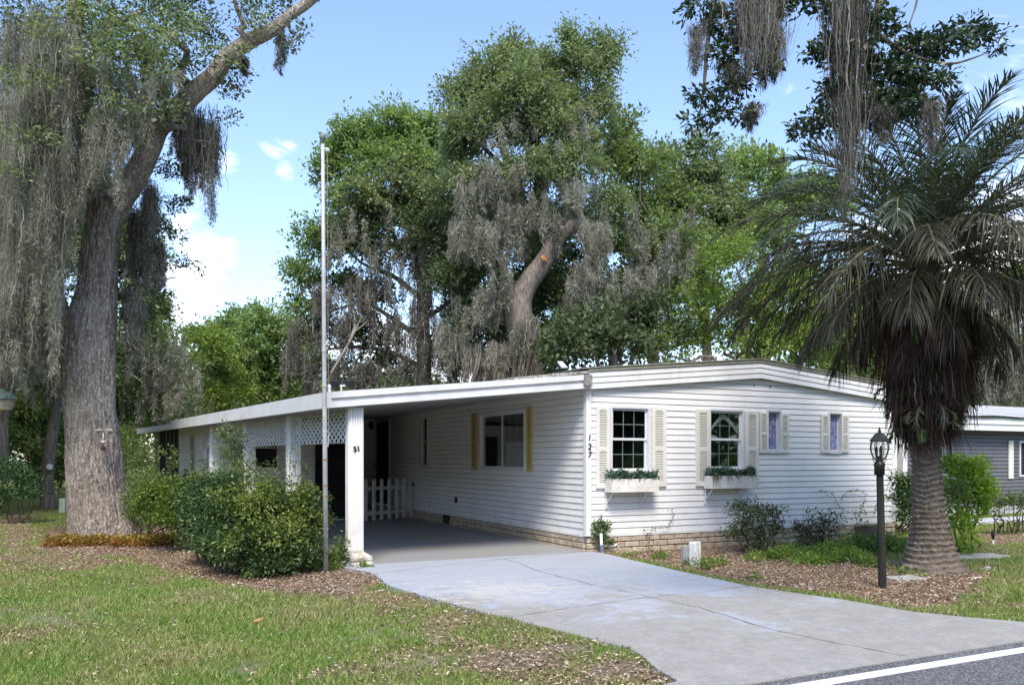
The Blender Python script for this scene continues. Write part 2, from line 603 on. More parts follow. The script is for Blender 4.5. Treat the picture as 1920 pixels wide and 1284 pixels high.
m_ground, t, b = nodes("ground_grass_soil")
a1 = N(t, "ShaderNodeAttribute", attribute_name="mulch"); a2 = N(t, "ShaderNodeAttribute", attribute_name="bare"); a3 = N(t, "ShaderNodeAttribute", attribute_name="thin")
fine = noise(t, 45, 6, .7); mid = noise(t, 9, 5, .6); big = noise(t, .9, 4, .6)
grass = ramp(t, fine, [(.3, (.05,.075,.015)), (.5, (.14,.17,.045)), (.7, (.26,.26,.1))])
grass2 = mixc(t, ramp(t, big, [(.4, 0.), (.65, 1.)]), grass, ramp(t, fine, [(.3, (.05,.07,.015)), (.7, (.21,.24,.06))]))
soil = ramp(t, fine, [(.3, (.10,.065,.04)), (.5, (.24,.16,.105)), (.7, (.38,.28,.2))])
vo = N(t, "ShaderNodeTexVoronoi"); vo.inputs['Scale'].default_value = 32
cc = N(t, "ShaderNodeTexCoord"); t.links.new(cc.outputs['Object'], vo.inputs['Vector'])
mul_c = mixc(t, .7, soil, ramp(t, vo.outputs['Color'], [(.1, (.07,.042,.027)), (.45, (.2,.125,.08)), (.8, (.38,.27,.185))]))
sand = ramp(t, fine, [(.35, (.17,.14,.105)), (.65, (.34,.29,.23))])
c = mixc(t, a3.outputs['Fac'], grass2, soil)
c = mixc(t, a1.outputs['Fac'], c, mul_c)
c = mixc(t, a2.outputs['Fac'], c, sand)
t.links.new(c, b.inputs['Base Color']); b.inputs['Roughness'].default_value = .95; b.inputs['Specular IOR Level'].default_value = .1
bump(t, b, fine, .8, .03)
ground = arr("ground", V, F, m_ground, smooth=True)
tag(ground, kind='structure')
mu, ba, th = masks(XX.ravel(), YY.ravel())
for nme, dat in (("mulch", mu), ("bare", ba*.75), ("thin", th*.7)):
    at = ground.data.attributes.new(nme, 'FLOAT', 'POINT')
    at.data.foreach_set('value', dat.astype(np.float32))

def mapr(t, v, a, b_):
    m_ = N(t, "ShaderNodeMapRange"); m_.inputs['From Min'].default_value = a; m_.inputs['From Max'].default_value = b_
    t.links.new(v, m_.inputs['Value']); return m_.outputs[0]
# ---- driveway: worn pale blue paint on concrete
m_drive, t, b = nodes("painted_concrete")
nf = noise(t, 70, 5, .7); n1 = noise(t, .75, 7, .68); n2 = noise(t, 4.5, 6, .65); n3 = noise(t, 1.6, 5, .6, mscale=(.5, 1.6, 1))
paint = ramp(t, n3, [(.3, (.32,.333,.368)), (.5, (.375,.392,.432)), (.7, (.335,.348,.382))])
conc = ramp(t, n2, [(.3, (.25,.24,.215)), (.7, (.35,.335,.305))])
sp = N(t, "ShaderNodeSeparateXYZ"); cc = N(t, "ShaderNodeTexCoord"); t.links.new(cc.outputs['Object'], sp.inputs[0])
# paint is worn through near the street
mr = N(t, "ShaderNodeMapRange"); mr.inputs['From Min'].default_value = -2.2; mr.inputs['From Max'].default_value = -5.6; mr.inputs['To Min'].default_value = -.13; mr.inputs['To Max'].default_value = .14
t.links.new(sp.outputs['Y'], mr.inputs['Value'])
s1 = N(t, "ShaderNodeMath", operation='ADD'); t.links.new(n1, s1.inputs[0]); t.links.new(mr.outputs[0], s1.inputs[1])
s2 = N(t, "ShaderNodeMath", operation='MULTIPLY_ADD'); t.links.new(n2, s2.inputs[0]); s2.inputs[1].default_value = .55; t.links.new(s1.outputs[0], s2.inputs[2])
s3 = N(t, "ShaderNodeMath", operation='MULTIPLY_ADD'); t.links.new(nf, s3.inputs[0]); s3.inputs[1].default_value = .25; t.links.new(s2.outputs[0], s3.inputs[2])
worn = ramp(t, s3.outputs[0], [(.87, 0.), (.97, .9)])
c = mixc(t, worn, paint, conc)
# beige bald patches near the carport mouth
vd = N(t, "ShaderNodeVectorMath", operation='DISTANCE'); t.links.new(cc.outputs['Object'], vd.inputs[0]); vd.inputs[1].default_value = tuple(G(930, 1106, 0))
q = N(t, "ShaderNodeMath", operation='MULTIPLY_ADD'); t.links.new(n2, q.inputs[0]); q.inputs[1].default_value = -5.0; t.links.new(vd.outputs['Value'], q.inputs[2])
c = mixc(t, ramp(t, mapr(t, q.outputs[0], -2.3, -1.7), [(0., .6), (1., 0.)]), c, (.52,.49,.43))
c = mixc(t, 1.0, c, ramp(t, nf, [(.32, (.72,.72,.72)), (.5, (1.,1.,1.)), (.7, (1.15,1.15,1.15))]), 'MULTIPLY')
t.links.new(c, b.inputs['Base Color']); b.inputs['Roughness'].default_value = .7; b.inputs['Specular IOR Level'].default_value = .3
n5 = noise(t, 16, 6, .75)
c = mixc(t, 1.0, c, ramp(t, n5, [(.32, (.84,.84,.83)), (.5, (1.,1.,1.)), (.68, (1.10,1.09,1.07))]), 'MULTIPLY')
t.links.new(c, b.inputs['Base Color'])
bump(t, b, nf, .25, .006)
def slab(poly, z0, z1):
    mb = MB(); n = len(poly)
    mb.add([(p[0], p[1], z1) for p in poly]+[(p[0], p[1], z0) for p in poly],
           [tuple(range(n)) if sum((poly[(i+1)%n][0]-poly[i][0])*(poly[(i+1)%n][1]+poly[i][1]) for i in range(n)) < 0 else tuple(reversed(range(n)))]
           + [(i, i+n, (i+1) % n+n, (i+1) % n) for i in range(n)])
    return mb
drv = slab(drive_poly, -.2, 0).build("driveway", m_drive); tag(drv, kind='structure')
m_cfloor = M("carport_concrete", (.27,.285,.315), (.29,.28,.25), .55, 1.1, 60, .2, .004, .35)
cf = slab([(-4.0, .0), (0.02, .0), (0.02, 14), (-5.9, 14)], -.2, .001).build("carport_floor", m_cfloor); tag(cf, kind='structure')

# joints and cracks, thin dark dirt-filled lines lying in the slab
m_crack = M("crack_dirt", (.10,.10,.095), (.19,.185,.175), .95, 20)
def ribbon(pix, wd, name, parent, seed=0, z=.004, jag=.0, n_sub=8):
    rg = random.Random(seed)
    pts = [Vector(tuple(G(x, y, 0))) for x, y in pix]
    ps = []
    for i in range(len(pts)-1):
        for k in range(n_sub):
            p = pts[i].lerp(pts[i+1], k/n_sub); ps.append(p + Vector((rg.uniform(-jag, jag), rg.uniform(-jag, jag), 0)))
    ps.append(pts[-1])
    mb = MB(); vs = []
    for i, p in enumerate(ps):
        tdir = (ps[min(i+1, len(ps)-1)]-ps[max(i-1, 0)]).normalized(); s = Vector((-tdir.y, tdir.x, 0))
        ww = wd*rg.uniform(.3, 1.2)/2
        vs += [(p+s*ww).to_tuple(), (p-s*ww).to_tuple()]
    vs = [(v[0], v[1], z) for v in vs]
    mb.add(vs, [(2*i, 2*i+1, 2*i+3, 2*i+2) for i in range(len(ps)-1)])
    return mb.build(name, m_crack, parent)
ribbon([(703,1074.5),(820,1061),(940,1048),(1030,1040.5),(1098,1033)], .012, "slab_joint", drv, 1)
ribbon([(945,1048),(975,1056),(1006,1069),(1020,1073),(1057,1083),(1128,1100),(1195,1112),(1263,1128),(1314,1139)], .012, "crack", drv, 2, jag=.03)
ribbon([(952,1157),(1100,1135),(1200,1121),(1330,1108),(1405,1098)], .01, "slab_joint", drv, 3)
ribbon([(1314,1139),(1439,1178),(1560,1204),(1703,1230)], .013, "slab_joint", drv, 4, jag=.012)
ribbon([(830,1118),(850,1113),(870,1110)], .008, "crack", drv, 5, jag=.01)

# ---- street and its edge line
m_asph, t, b = nodes("asphalt")
nf = noise(t, 75, 3, .8); n2 = noise(t, 1.2, 4, .6)
c = mixc(t, 1.0, ramp(t, nf, [(.38, (.035,.036,.04)), (.52, (.09,.09,.094)), (.62, (.32,.32,.33))]), ramp(t, n2, [(.3, (.85,.85,.85)), (.7, (1.15,1.15,1.15))]), 'MULTIPLY')
t.links.new(c, b.inputs['Base Color']); b.inputs['Roughness'].default_value = .85; bump(t, b, nf, .5, .008)
rng = random.Random(4)
se = [(-400, STY)] + [(x, STY + rng.uniform(-.02, .02)) for x in np.arange(-12, 14, .25)] + [(400, STY)]
st = slab([(-400, -15), (400, -15)] + se[::-1], -.2, -.008).build("street", m_asph); tag(st, kind='structure')
m_line = M("road_paint", (.72,.73,.74), (.5,.51,.52), .6, 30, 90, .3, .003, lo=.45, hi=.75)
tag(slab([(-60, -7.362), (60, -7.362), (60, -7.252), (-60, -7.252)], -.006, -.002).build("road_edge_line", m_line), kind='structure')
m_nd = M("pale_paving", (.5,.51,.53), (.42,.43,.44), .8, 3)
tag(slab([(9.9, 1.2), (60, 1.2), (60, 2.0), (9.9, 2.0)], -.1, -.0).build("path", m_nd), kind='structure')

# ---- mulch chips and fallen leaves, and the grass
def sample(n, dmin, dmax, spread, seed):
    rg = np.random.default_rng(seed)
    d = dmin*(dmax/dmin)**rg.random(n)
    r = rg.uniform(-spread, spread, n)*d
    return CAMX + r*CY + d*SY, CAMY - r*SY + d*CY, d, rg
gz = hgt
def free(x, y, mg=0.0):
    return ~(pip(x, y, drive_mask) | (y < STY+.05) | ((x > -.2) & (x < 7.3) & (y > -.12)) | ((x > -4.9) & (x < 7.3) & (y > 0) & (y < 14)))
m_litter, t, b = nodes("leaf_litter")
g = N(t, "ShaderNodeNewGeometry")
t.links.new(ramp(t, g.outputs['Random Per Island'], [(0, (.075,.05,.033)), (.3, (.20,.135,.085)), (.6, (.34,.245,.165)), (.88, (.50,.40,.29)), (1, (.64,.55,.44))]), b.inputs['Base Color'])
b.inputs['Roughness'].default_value = .85
x, y, d, rg = sample(460000, 5.2, 26, .78, 11)
mu, ba, th = masks(x, y)
den = np.clip(mu**2*np.clip((vnoise(x*3, y*3, 8, 61, 3)-.22)*3, .35, 1) + .02 + th*.2, 0, 1)
k = free(x, y) & (rg.random(len(x)) < den)
x, y, d = x[k], y[k], d[k]; n = len(x)
C = np.stack([x, y, gz(x, y)+.012+rg.random(n)*.02], -1)
a = rg.random(n)*2*PI
V, F = leaves(C, np.stack([np.cos(a), np.sin(a), rg.normal(size=n)*.25], -1), np.array([0, 0, 1.]) + rg.normal(size=(n, 3))*.35, rg.uniform(.02, .06, n)*(.6+.8*rg.random(n)**3), rg.uniform(.007, .022, n))
tag(arr("leaf_litter", V, F, m_litter), "brown leaf litter and bark chips strewn over the beds and lawn", "leaf litter", kind='stuff')

m_grass, t, b = nodes("grass_blades")
g = N(t, "ShaderNodeNewGeometry")
big = noise(t, .8, 4, .6); 
ca = ramp(t, g.outputs['Random Per Island'], [(0, (.06,.14,.018)), (.4, (.14,.27,.035)), (.75, (.26,.37,.065)), (.93, (.42,.42,.15)), (1, (.55,.48,.28))])
cb = ramp(t, g.outputs['Random Per Island'], [(0, (.09,.12,.02)), (.4, (.23,.27,.055)), (.7, (.38,.36,.13)), (1, (.6,.5,.32))])
c = mixc(t, ramp(t, big, [(.42, 0.), (.62, 1.)]), ca, cb)
t.links.new(c, b.inputs['Base Color']); b.inputs['Roughness'].default_value = .6
tr = N(t, "ShaderNodeBsdfTranslucent"); t.links.new(c, tr.inputs['Color']); ms = N(t, "ShaderNodeMixShader"); ms.inputs[0].default_value = .3
t.links.new(b.outputs[0], ms.inputs[1]); t.links.new(tr.outputs[0], ms.inputs[2]); t.links.new(ms.outputs[0], t.nodes['Material Output'].inputs['Surface'])
x, y, d, rg = sample(980000, 4.6, 30, .8, 12)
mu, ba, th = masks(x, y)
pt = vnoise(x*2.2, y*2.2, 1, 41)
den = np.clip(1.2 - mu*1.22 - ba*.95 - th*.88, 0.015, 1)*np.clip((pt-.3)*4, .25, 1)
k = free(x, y) & (rg.random(len(x)) < den)
x, y, d, pt = x[k], y[k], d[k], pt[k]; n = len(x)
h = rg.uniform(.014, .05, n)*(1+.8*np.clip((vnoise(x*1.3, y*1.3, 4, 51)-.5)*3, 0, 1)); wd = .0036 + .0008*d
a = rg.random(n)*2*PI
bs = np.stack([x, y, gz(x, y)-.005], -1)
sd_ = np.stack([np.cos(a), np.sin(a), 0*a], -1)*wd[:, None]*.5
la = rg.random(n)*2*PI; ln = rg.uniform(.1, 1.1, n)
tip = bs + np.stack([np.cos(la)*ln*h, np.sin(la)*ln*h, h], -1)
V = np.stack([bs-sd_, bs+sd_, tip], 1).reshape(-1, 3)
tag(arr("grass", V, np.arange(3*n).reshape(-1, 3), m_grass), "patchy green and straw coloured lawn grass", "grass", kind='stuff')
# ================================================================== MOBILE HOME
m_white = M("white_vinyl", (.78,.775,.765), (.71,.705,.685), .45, 1.6, 30, .05, .002, .4, 0, (1, 1, 1.0), lo=.4, hi=.8)
m_white2 = M("white_paint_aged", (.69,.69,.685), (.54,.535,.51), .5, 2.5, 30, .1, .002, .3, lo=.4, hi=.8)
def grime(m, zs):
    t = m.node_tree; b = t.nodes['Principled BSDF']; src = b.inputs['Base Color'].links[0].from_socket
    st_ = noise(t, 5, 5, .7, mscale=(2.2, 2.2, .12)); c = mixc(t, ramp(t, st_, [(.55, 0.), (.78, .25)]), src, (.45,.435,.39))
    sp_ = noise(t, 3, 6, .75); cc_ = N(t, "ShaderNodeTexCoord"); s_ = N(t, "ShaderNodeSeparateXYZ"); t.links.new(cc_.outputs['Object'], s_.inputs[0])
    h_ = N(t, "ShaderNodeMapRange"); h_.inputs['From Min'].default_value = zs+.55; h_.inputs['From Max'].default_value = zs; t.links.new(s_.outputs['Z'], h_.inputs['Value'])
    q_ = N(t, "ShaderNodeMath", operation='MULTIPLY'); t.links.new(h_.outputs[0], q_.inputs[0]); t.links.new(ramp(t, sp_, [(.45, 0.), (.75, .5)]), q_.inputs[1])
    c = mixc(t, q_.outputs[0], c, (.36,.33,.27)); t.links.new(c, b.inputs['Base Color'])
grime(m_white, .3); grime(m_white2, -9)
m_cream = M("cream_shutter", (.72,.70,.635), (.65,.63,.56), .5, 3, 0)
m_yellow = M("faded_yellow_shutter", (.55,.41,.16), (.45,.33,.13), .55, 3)
m_frame = M("window_frame_white", (.66,.67,.69), (.6,.61,.62), .4, 4)
m_roof = M("weathered_roof", (.17,.165,.14), (.27,.26,.22), .9, 6, 40, .3, .01)
m_trim = M("mossy_drip_edge", (.15,.15,.12), (.26,.25,.19), .85, 9, 40, .3, .005)
m_dark = M("black_metal", (.012,.012,.012), (.03,.03,.03), .45, 20)
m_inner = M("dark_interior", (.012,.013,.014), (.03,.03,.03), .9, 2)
m_digit = M("dark_digits", (.03,.03,.04), (.05,.05,.06), .5, 10)
m_soffit = M("soffit_white", (.45,.45,.42), (.36,.36,.34), .7, 2)
m_brick = M("tan_block", (.52,.46,.37), (.36,.27,.19), .9, 9, 70, .6, .008, .2)
m_mortar = M("mortar", (.12,.085,.055), (.2,.15,.1), .95, 20)
m_glass = bpy.data.materials.new("window_glass"); m_glass.use_nodes = True
t = m_glass.node_tree; t.nodes.clear()
o_ = N(t, "ShaderNodeOutputMaterial"); gl = N(t, "ShaderNodeBsdfGlossy"); gl.inputs['Roughness'].default_value = .03; gl.inputs['Color'].default_value = (.9,.95,.95,1)
tp = N(t, "ShaderNodeBsdfTransparent"); tp.inputs['Color'].default_value = (.80,.85,.84,1)
lw0 = N(t, "ShaderNodeLayerWeight"); lw0.inputs['Blend'].default_value = .5
pw_ = N(t, "ShaderNodeMath", operation='POWER'); t.links.new(lw0.outputs['Facing'], pw_.inputs[0]); pw_.inputs[1].default_value = 2.5
lw = N(t, "ShaderNodeMath", operation='MULTIPLY_ADD'); t.links.new(pw_.outputs[0], lw.inputs[0]); lw.inputs[1].default_value = .8; lw.inputs[2].default_value = .10
ms = N(t, "ShaderNodeMixShader"); t.links.new(lw.outputs[0], ms.inputs[0]); t.links.new(tp.outputs[0], ms.inputs[1]); t.links.new(gl.outputs[0], ms.inputs[2])
t.links.new(ms.outputs[0], o_.inputs['Surface'])
m_frost, t, b = nodes("blue_frosted_glass")
t.links.new(ramp(t, noise(t, 14, 6, .8), [(.35, (.06,.09,.17)), (.5, (.20,.22,.42)), (.65, (.42,.46,.66))]), b.inputs['Base Color']); b.inputs['Roughness'].default_value = .15
m_curtain = M("sheer_curtain", (.8,.82,.84), (.7,.72,.75), .9, 8)

home = thing("mobile_home", "long white vinyl sided mobile home with a low gable and tan block skirt", "house", (3.5, 9, GZ))
W_, PK, ZS, ZE, ZP = 7.08, 3.54, .25, 2.585, 2.90
COURSE = .1016


def zroof(x): return ZE + (ZP-ZE)*(1-abs(x-PK)/PK)


def siding(name, length, ztop, openings, place, parent, m=None, zlo=ZS, lip=.013):
    """ztop(s): wall height; openings (s0,s1,z0,z1); place(s, out, z) -> point"""
    mb = MB()
    zs = [zlo]
    zmax = max(ztop(s) for s in np.linspace(0, length, 21))
    while zs[-1] < zmax: zs.append(zs[-1]+COURSE)
    cuts = sorted(set([round(v, 4) for v in zs] + [round(v, 4) for o in openings for v in o[2:4]]))
    rg = random.Random(5)
    for ci in range(len(zs)-1):
        a, bz = zs[ci], zs[ci+1]
        zz = sorted(set([a]+[c for c in cuts if a+.002 < c < bz-.002]+[a+.0915]+[bz]))
        wob = rg.uniform(-.0015, .0015)
        for j in range(len(zz)-1):
            z0, z1 = zz[j], zz[j+1]; zm = (z0+z1)/2
            iv = [(0.0, length)]
            for s0, s1, q0, q1 in openings:
                if q0 < zm < q1:
                    nv = []
                    for u0, u1 in iv:
                        if s0 > u0: nv.append((u0, min(u1, s0)))
                        if s1 < u1: nv.append((max(u0, s1), u1))
                    iv = [q for q in nv if q[1]-q[0] > .01]
            for u0, u1 in iv:
                # clip by the roof line
                ss = np.linspace(u0, u1, max(2, int((u1-u0)/.5)+1))
                for s0, s1 in zip(ss[:-1], ss[1:]):
                    if max(ztop(s0), ztop(s1)) < z0: continue
                    def off(z):
                        f = (z-a)/COURSE
                        return (lip*(1-f)+wob*(1-f)) if f < .93 else -.016
                    def cl(s, z): return min(z, max(ztop(s), z0))
                    q = [(s0, z0), (s1, z0), (s1, cl(s1, z1)), (s0, cl(s0, z1))]
                    mb.add([place(s, off(z), z) for s, z in q], [(0,1,2,3)])
                    if j == 0 or abs(z0-a) < 1e-4:
                        mb.add([place(s0, off(z0), z0), place(s1, off(z0), z0), place(s1, -.016, z0), place(s0, -.016, z0)], [(3,2,1,0)])
    return mb.build(name, m or m_white, parent)


def rectY(x0, y0, x1, y1, Y=0.0):
    a = onY(x0, y0, Y); bq = onY(x1, y0, Y); c = onY(x1, y1, Y)
    return a[0], bq[0], c[2], (a[2]+bq[2])/2
def sR(xs, yt, yb, Y=0.0):      # x range in pixels, top and bottom pixel at the first x
    a = onY(xs[0], yt, Y); bq = onY(xs[0], yb, Y); c = onY(xs[1], yt, Y)
    return a[0], c[0], bq[2], a[2]

win1 = sR((1145.5, 1215), 764, 884)
win2 = sR((1330, 1391), 769, 880)
winA = sR((1438, 1462), 771, 846)
winB = sR((1553, 1576), 775, 847)
front_open = [win1, win2, winA, winB]
siding("front_wall", W_, zroof, front_open, lambda s, o, z: (s, -o, z), home)


def window_front(w, kind):
    x0, x1, z0, z1 = w; fr = .05
    mb = MB()
    # outer casing stands 25 mm proud
    for a, bq in (((x0-.03, z0-.03), (x0+.012, z1+.03)), ((x1-.012, z0-.03), (x1+.03, z1+.03))):
        mb.box((a[0], -.03, a[1]), (bq[0], .06, bq[1]))
    mb.box((x0+.012, -.034, z1-.006), (x1-.012, .06, z1+.032)); mb.box((x0+.012, -.04, z0-.034), (x1-.012, .06, z0+.01))
    f = mb.build("window", m_frame, home)
    sm = MB(); inn = .014
    a0, a1, c0, c1 = x0+inn, x1-inn, z0+.012, z1-.008
    if kind == 'double':
        zm = (c0+c1)/2+.01
        for (q0, q1, yy) in ((zm-.02, c1, .012), (c0, zm+.02, .032)):
            sm.box((a0, yy, q0), (a0+.035, yy+.02, q1)); sm.box((a1-.035, yy, q0), (a1, yy+.02, q1))
            sm.box((a0+.035, yy, q1-.035), (a1-.035, yy+.02, q1)); sm.box((a0+.035, yy, q0), (a1-.035, yy+.02, q0+.04))
        sm.build("sash", m_frame, f)
        for (q0, q1, yy) in ((zm+.02, c1-.035, .02), (c0+.04, zm-.02, .04)):
            g_ = MB(); g_.box((a0+.035, yy, q0), (a1-.035, yy+.004, q1)); g_.build("pane", m_glass, f)
            mu_ = MB()
            for k in (1, 2):
                xx = a0+.035+(a1-a0-.07)*k/3; mu_.box((xx-.007, yy+.008, q0), (xx+.007, yy+.014, q1))
            zz = (q0+q1)/2; mu_.box((a0+.035, yy+.009, zz-.007), (a1-.035, yy+.013, zz+.007))
            mu_.build("muntin", m_frame, f)
    else:
        for s, e in ((a0, a0+.02), (a1-.02, a1)): sm.box((s, .05, c0), (e, .07, c1))
        sm.box((a0+.02, .05, c1-.02), (a1-.02, .07, c1)); sm.box((a0+.02, .05, c0), (a1-.02, .07, c0+.03))
        sm.build("sash", m_frame, f)
        g_ = MB(); g_.box((a0+.02, .058, c0+.03), (a1-.02, .064, c1-.02)); g_.build("pane", m_frost, f)
    # dark room behind: five faces
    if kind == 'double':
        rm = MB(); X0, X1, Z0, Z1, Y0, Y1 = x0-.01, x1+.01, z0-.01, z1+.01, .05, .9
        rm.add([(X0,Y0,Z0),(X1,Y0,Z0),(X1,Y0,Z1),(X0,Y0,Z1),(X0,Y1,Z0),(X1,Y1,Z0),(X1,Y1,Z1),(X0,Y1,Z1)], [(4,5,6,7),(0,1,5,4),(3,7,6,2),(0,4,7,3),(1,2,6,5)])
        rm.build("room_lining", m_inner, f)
    return f


f1 = window_front(win1, 'double'); f2 = window_front(win2, 'double')
window_front(winA, 'slim'); window_front(winB, 'slim')
# tied-back sheer curtains
def curtain(f, w, style):
    x0, x1, z0, z1 = w; mb = MB(); xm = (x0+x1)/2; zb = (z0+z1)/2+.03; H = z1-zb-.03; hw = (x1-x0)/2-.04
    n = 40; vs = []
    for i in range(n+1):
        u = -1+2*i/n
        y = .058+.004*math.sin(i*1.9)
        if style == 'bell':
            top = z1-.03-H*(.05+.62*abs(u)**1.7*(1.6-.6*abs(u)))
            bot = top-H*(.16+.0*abs(u)) if abs(u) > .38 else top-H*.2-(.0)
        else:
            top = z1-.02; bot = z1-.05-H*(.25+.35*abs(math.sin(u*3.0))+.3*(u < 0)*abs(u))
        vs += [(xm+u*hw, y, top), (xm+u*hw, y+.003, bot)]
    mb.add(vs, [(2*i, 2*i+1, 2*i+3, 2*i+2) for i in range(n)])
    mb.build("curtain", m_curtain, f)
curtain(f2, win2, 'bell'); 
mbc = MB()
for sgn in (-1, 1):
    x0, x1, z0, z1 = win2; xm = (x0+x1)/2
    vs = []
    for i in range(15):
        a = i/14*PI/2
        for r in (.14, .24): vs.append((xm+sgn*(.30-r*math.cos(a)*1.0), .063+.003*math.sin(i*2), z0+.46+r*math.sin(a)*.6 if True else 0))
    mbc.add(vs, [(2*i, 2*i+1, 2*i+3, 2*i+2) for i in range(14)])
mbc.build("curtain", m_curtain, f2)


def shutter(xr, yt, yb, m=None, slats=2, Y=0.0, lab=None):
    x0, x1, z0, z1 = sR(xr, yt, yb)
    mb = MB(); w_ = x1-x0; st = w_*.22; d0, d1 = -.045, -.012
    mb.box((x0, d0, z0), (x0+st, d1, z1)); mb.box((x1-st, d0, z0), (x1, d1, z1))
    zm = z0+(z1-z0)*.48; rl = .05 if z1-z0 > 1 else .035
    mb.box((x0+st, d0, z0), (x1-st, d1, z0+rl*1.5)); mb.box((x0+st, d0, z1-rl), (x1-st, d1, z1)); mb.box((x0+st, d0, zm-rl*.6), (x1-st, d1, zm+rl*.6))
    mb.box((x0+st, -.018, z0+rl), (x1-st, -.013, z1-rl))
    for q0, q1 in ((z0+rl*1.5, zm-rl*.6), (zm+rl*.6, z1-rl)):
        n = int((q1-q0)/.027)
        for i in range(n):
            za = q0+(q1-q0)*(i+.15)/n; zb = q0+(q1-q0)*(i+.95)/n
            mb.hexa([(x0+st, -.042, za), (x1-st, -.042, za), (x1-st, -.019, zb), (x0+st, -.019, zb)], [(x0+st, -.038, za-.004), (x1-st, -.038, za-.004), (x1-st, -.0185, zb-.005), (x0+st, -.0185, zb-.005)])
        # arched top of the louvre field
        nn = 8
        vs = []
        for i in range(nn+1):
            u = i/nn; xx = x0+st+(w_-2*st)*u
            vs += [(xx, -.044, q1+.001), (xx, -.044, q1-.018+.016*math.sin(u*PI)), (xx, -.02, q1-.018+.016*math.sin(u*PI))]
        mb.add(vs, [(3*i, 3*i+1, 3*i+4, 3*i+3) for i in range(nn)]+[(3*i+1, 3*i+2, 3*i+5, 3*i+4) for i in range(nn)])
    mb.build("shutter", m or m_cream, home)
for a in [((1116,1141),762,915), ((1220,1247),764,912), ((1303,1329),767,911), ((1395,1420),771,906),
          ((1422,1438),773,849), ((1461,1477),775,849), ((1537,1553),777,849), ((1575,1589),778,848)]:
    shutter(*a)

# corner trims
mb = MB(); mb.box((-.035, -.035, ZS-.01), (.055, -.002, ZE+.02)); mb.box((-.035, -.002, ZS-.01), (-.002, .055, ZE+.02))
for k in (.01, .035): mb.box((-.038+k, -.041, ZS), (-.03+k, -.035, ZE))
mb.build("corner_trim", m_white, home)
mb = MB(); mb.box((W_-.09, -.03, ZS-.01), (W_+.035, -.002, ZE+.02)); mb.box((W_+.002, -.002, ZS-.01), (W_+.035, .06, ZE+.02)); mb.build("corner_trim", m_white, home)
mb = MB(); mb.box((.055, -.022, ZS-.03), (W_-.09, -.002, ZS-.003)); mb.build("sill_trim", m_white, home)
mb = MB(); mb.box((-.022, .055, ZS-.03), (-.002, 11.4, ZS-.003)); mb.build("sill_trim", m_white, home)

# gable boards: three lapped bands following the low pitch, then the drip edge
xs = np.linspace(-.16, W_+.16, 25)
def arc(x): return zroof(x) + .012*(1-((x-PK)/PK)**2)
def band(name, z0, z1, y0, y1, m, xs=xs, lip=.014):
    mb = MB()
    for a, bq in zip(xs[:-1], xs[1:]):
        f = [(a, y0-lip, arc(a)+z0), (bq, y0-lip, arc(bq)+z0), (bq, y0, arc(bq)+z1), (a, y0, arc(a)+z1)]
        mb.hexa(f, [(p[0], y1, p[2]) for p in f])
    return mb.build(name, m, home)
xsL = np.concatenate([[-.03], np.linspace(.3, W_-.3, 23), [W_+.12]])
for i in range(3):
    band("gable_fascia", -.012+i*.094, .0805+i*.094, -.085, -.01, m_white2, xsL)
band("drip_edge", .27, .315, -.10, .1, m_trim, xsL, .012)
mb = MB()
for a, bq in zip(xs[:-1], xs[1:]):
    f = [(a, -.12, arc(a)+.316), (bq, -.12, arc(bq)+.316), (bq, 18, arc(bq)+.316), (a, 18, arc(a)+.316)]
    mb.hexa([(p[0], p[1], p[2]+.02) for p in f], f)
mb.build("roof", m_roof, home)

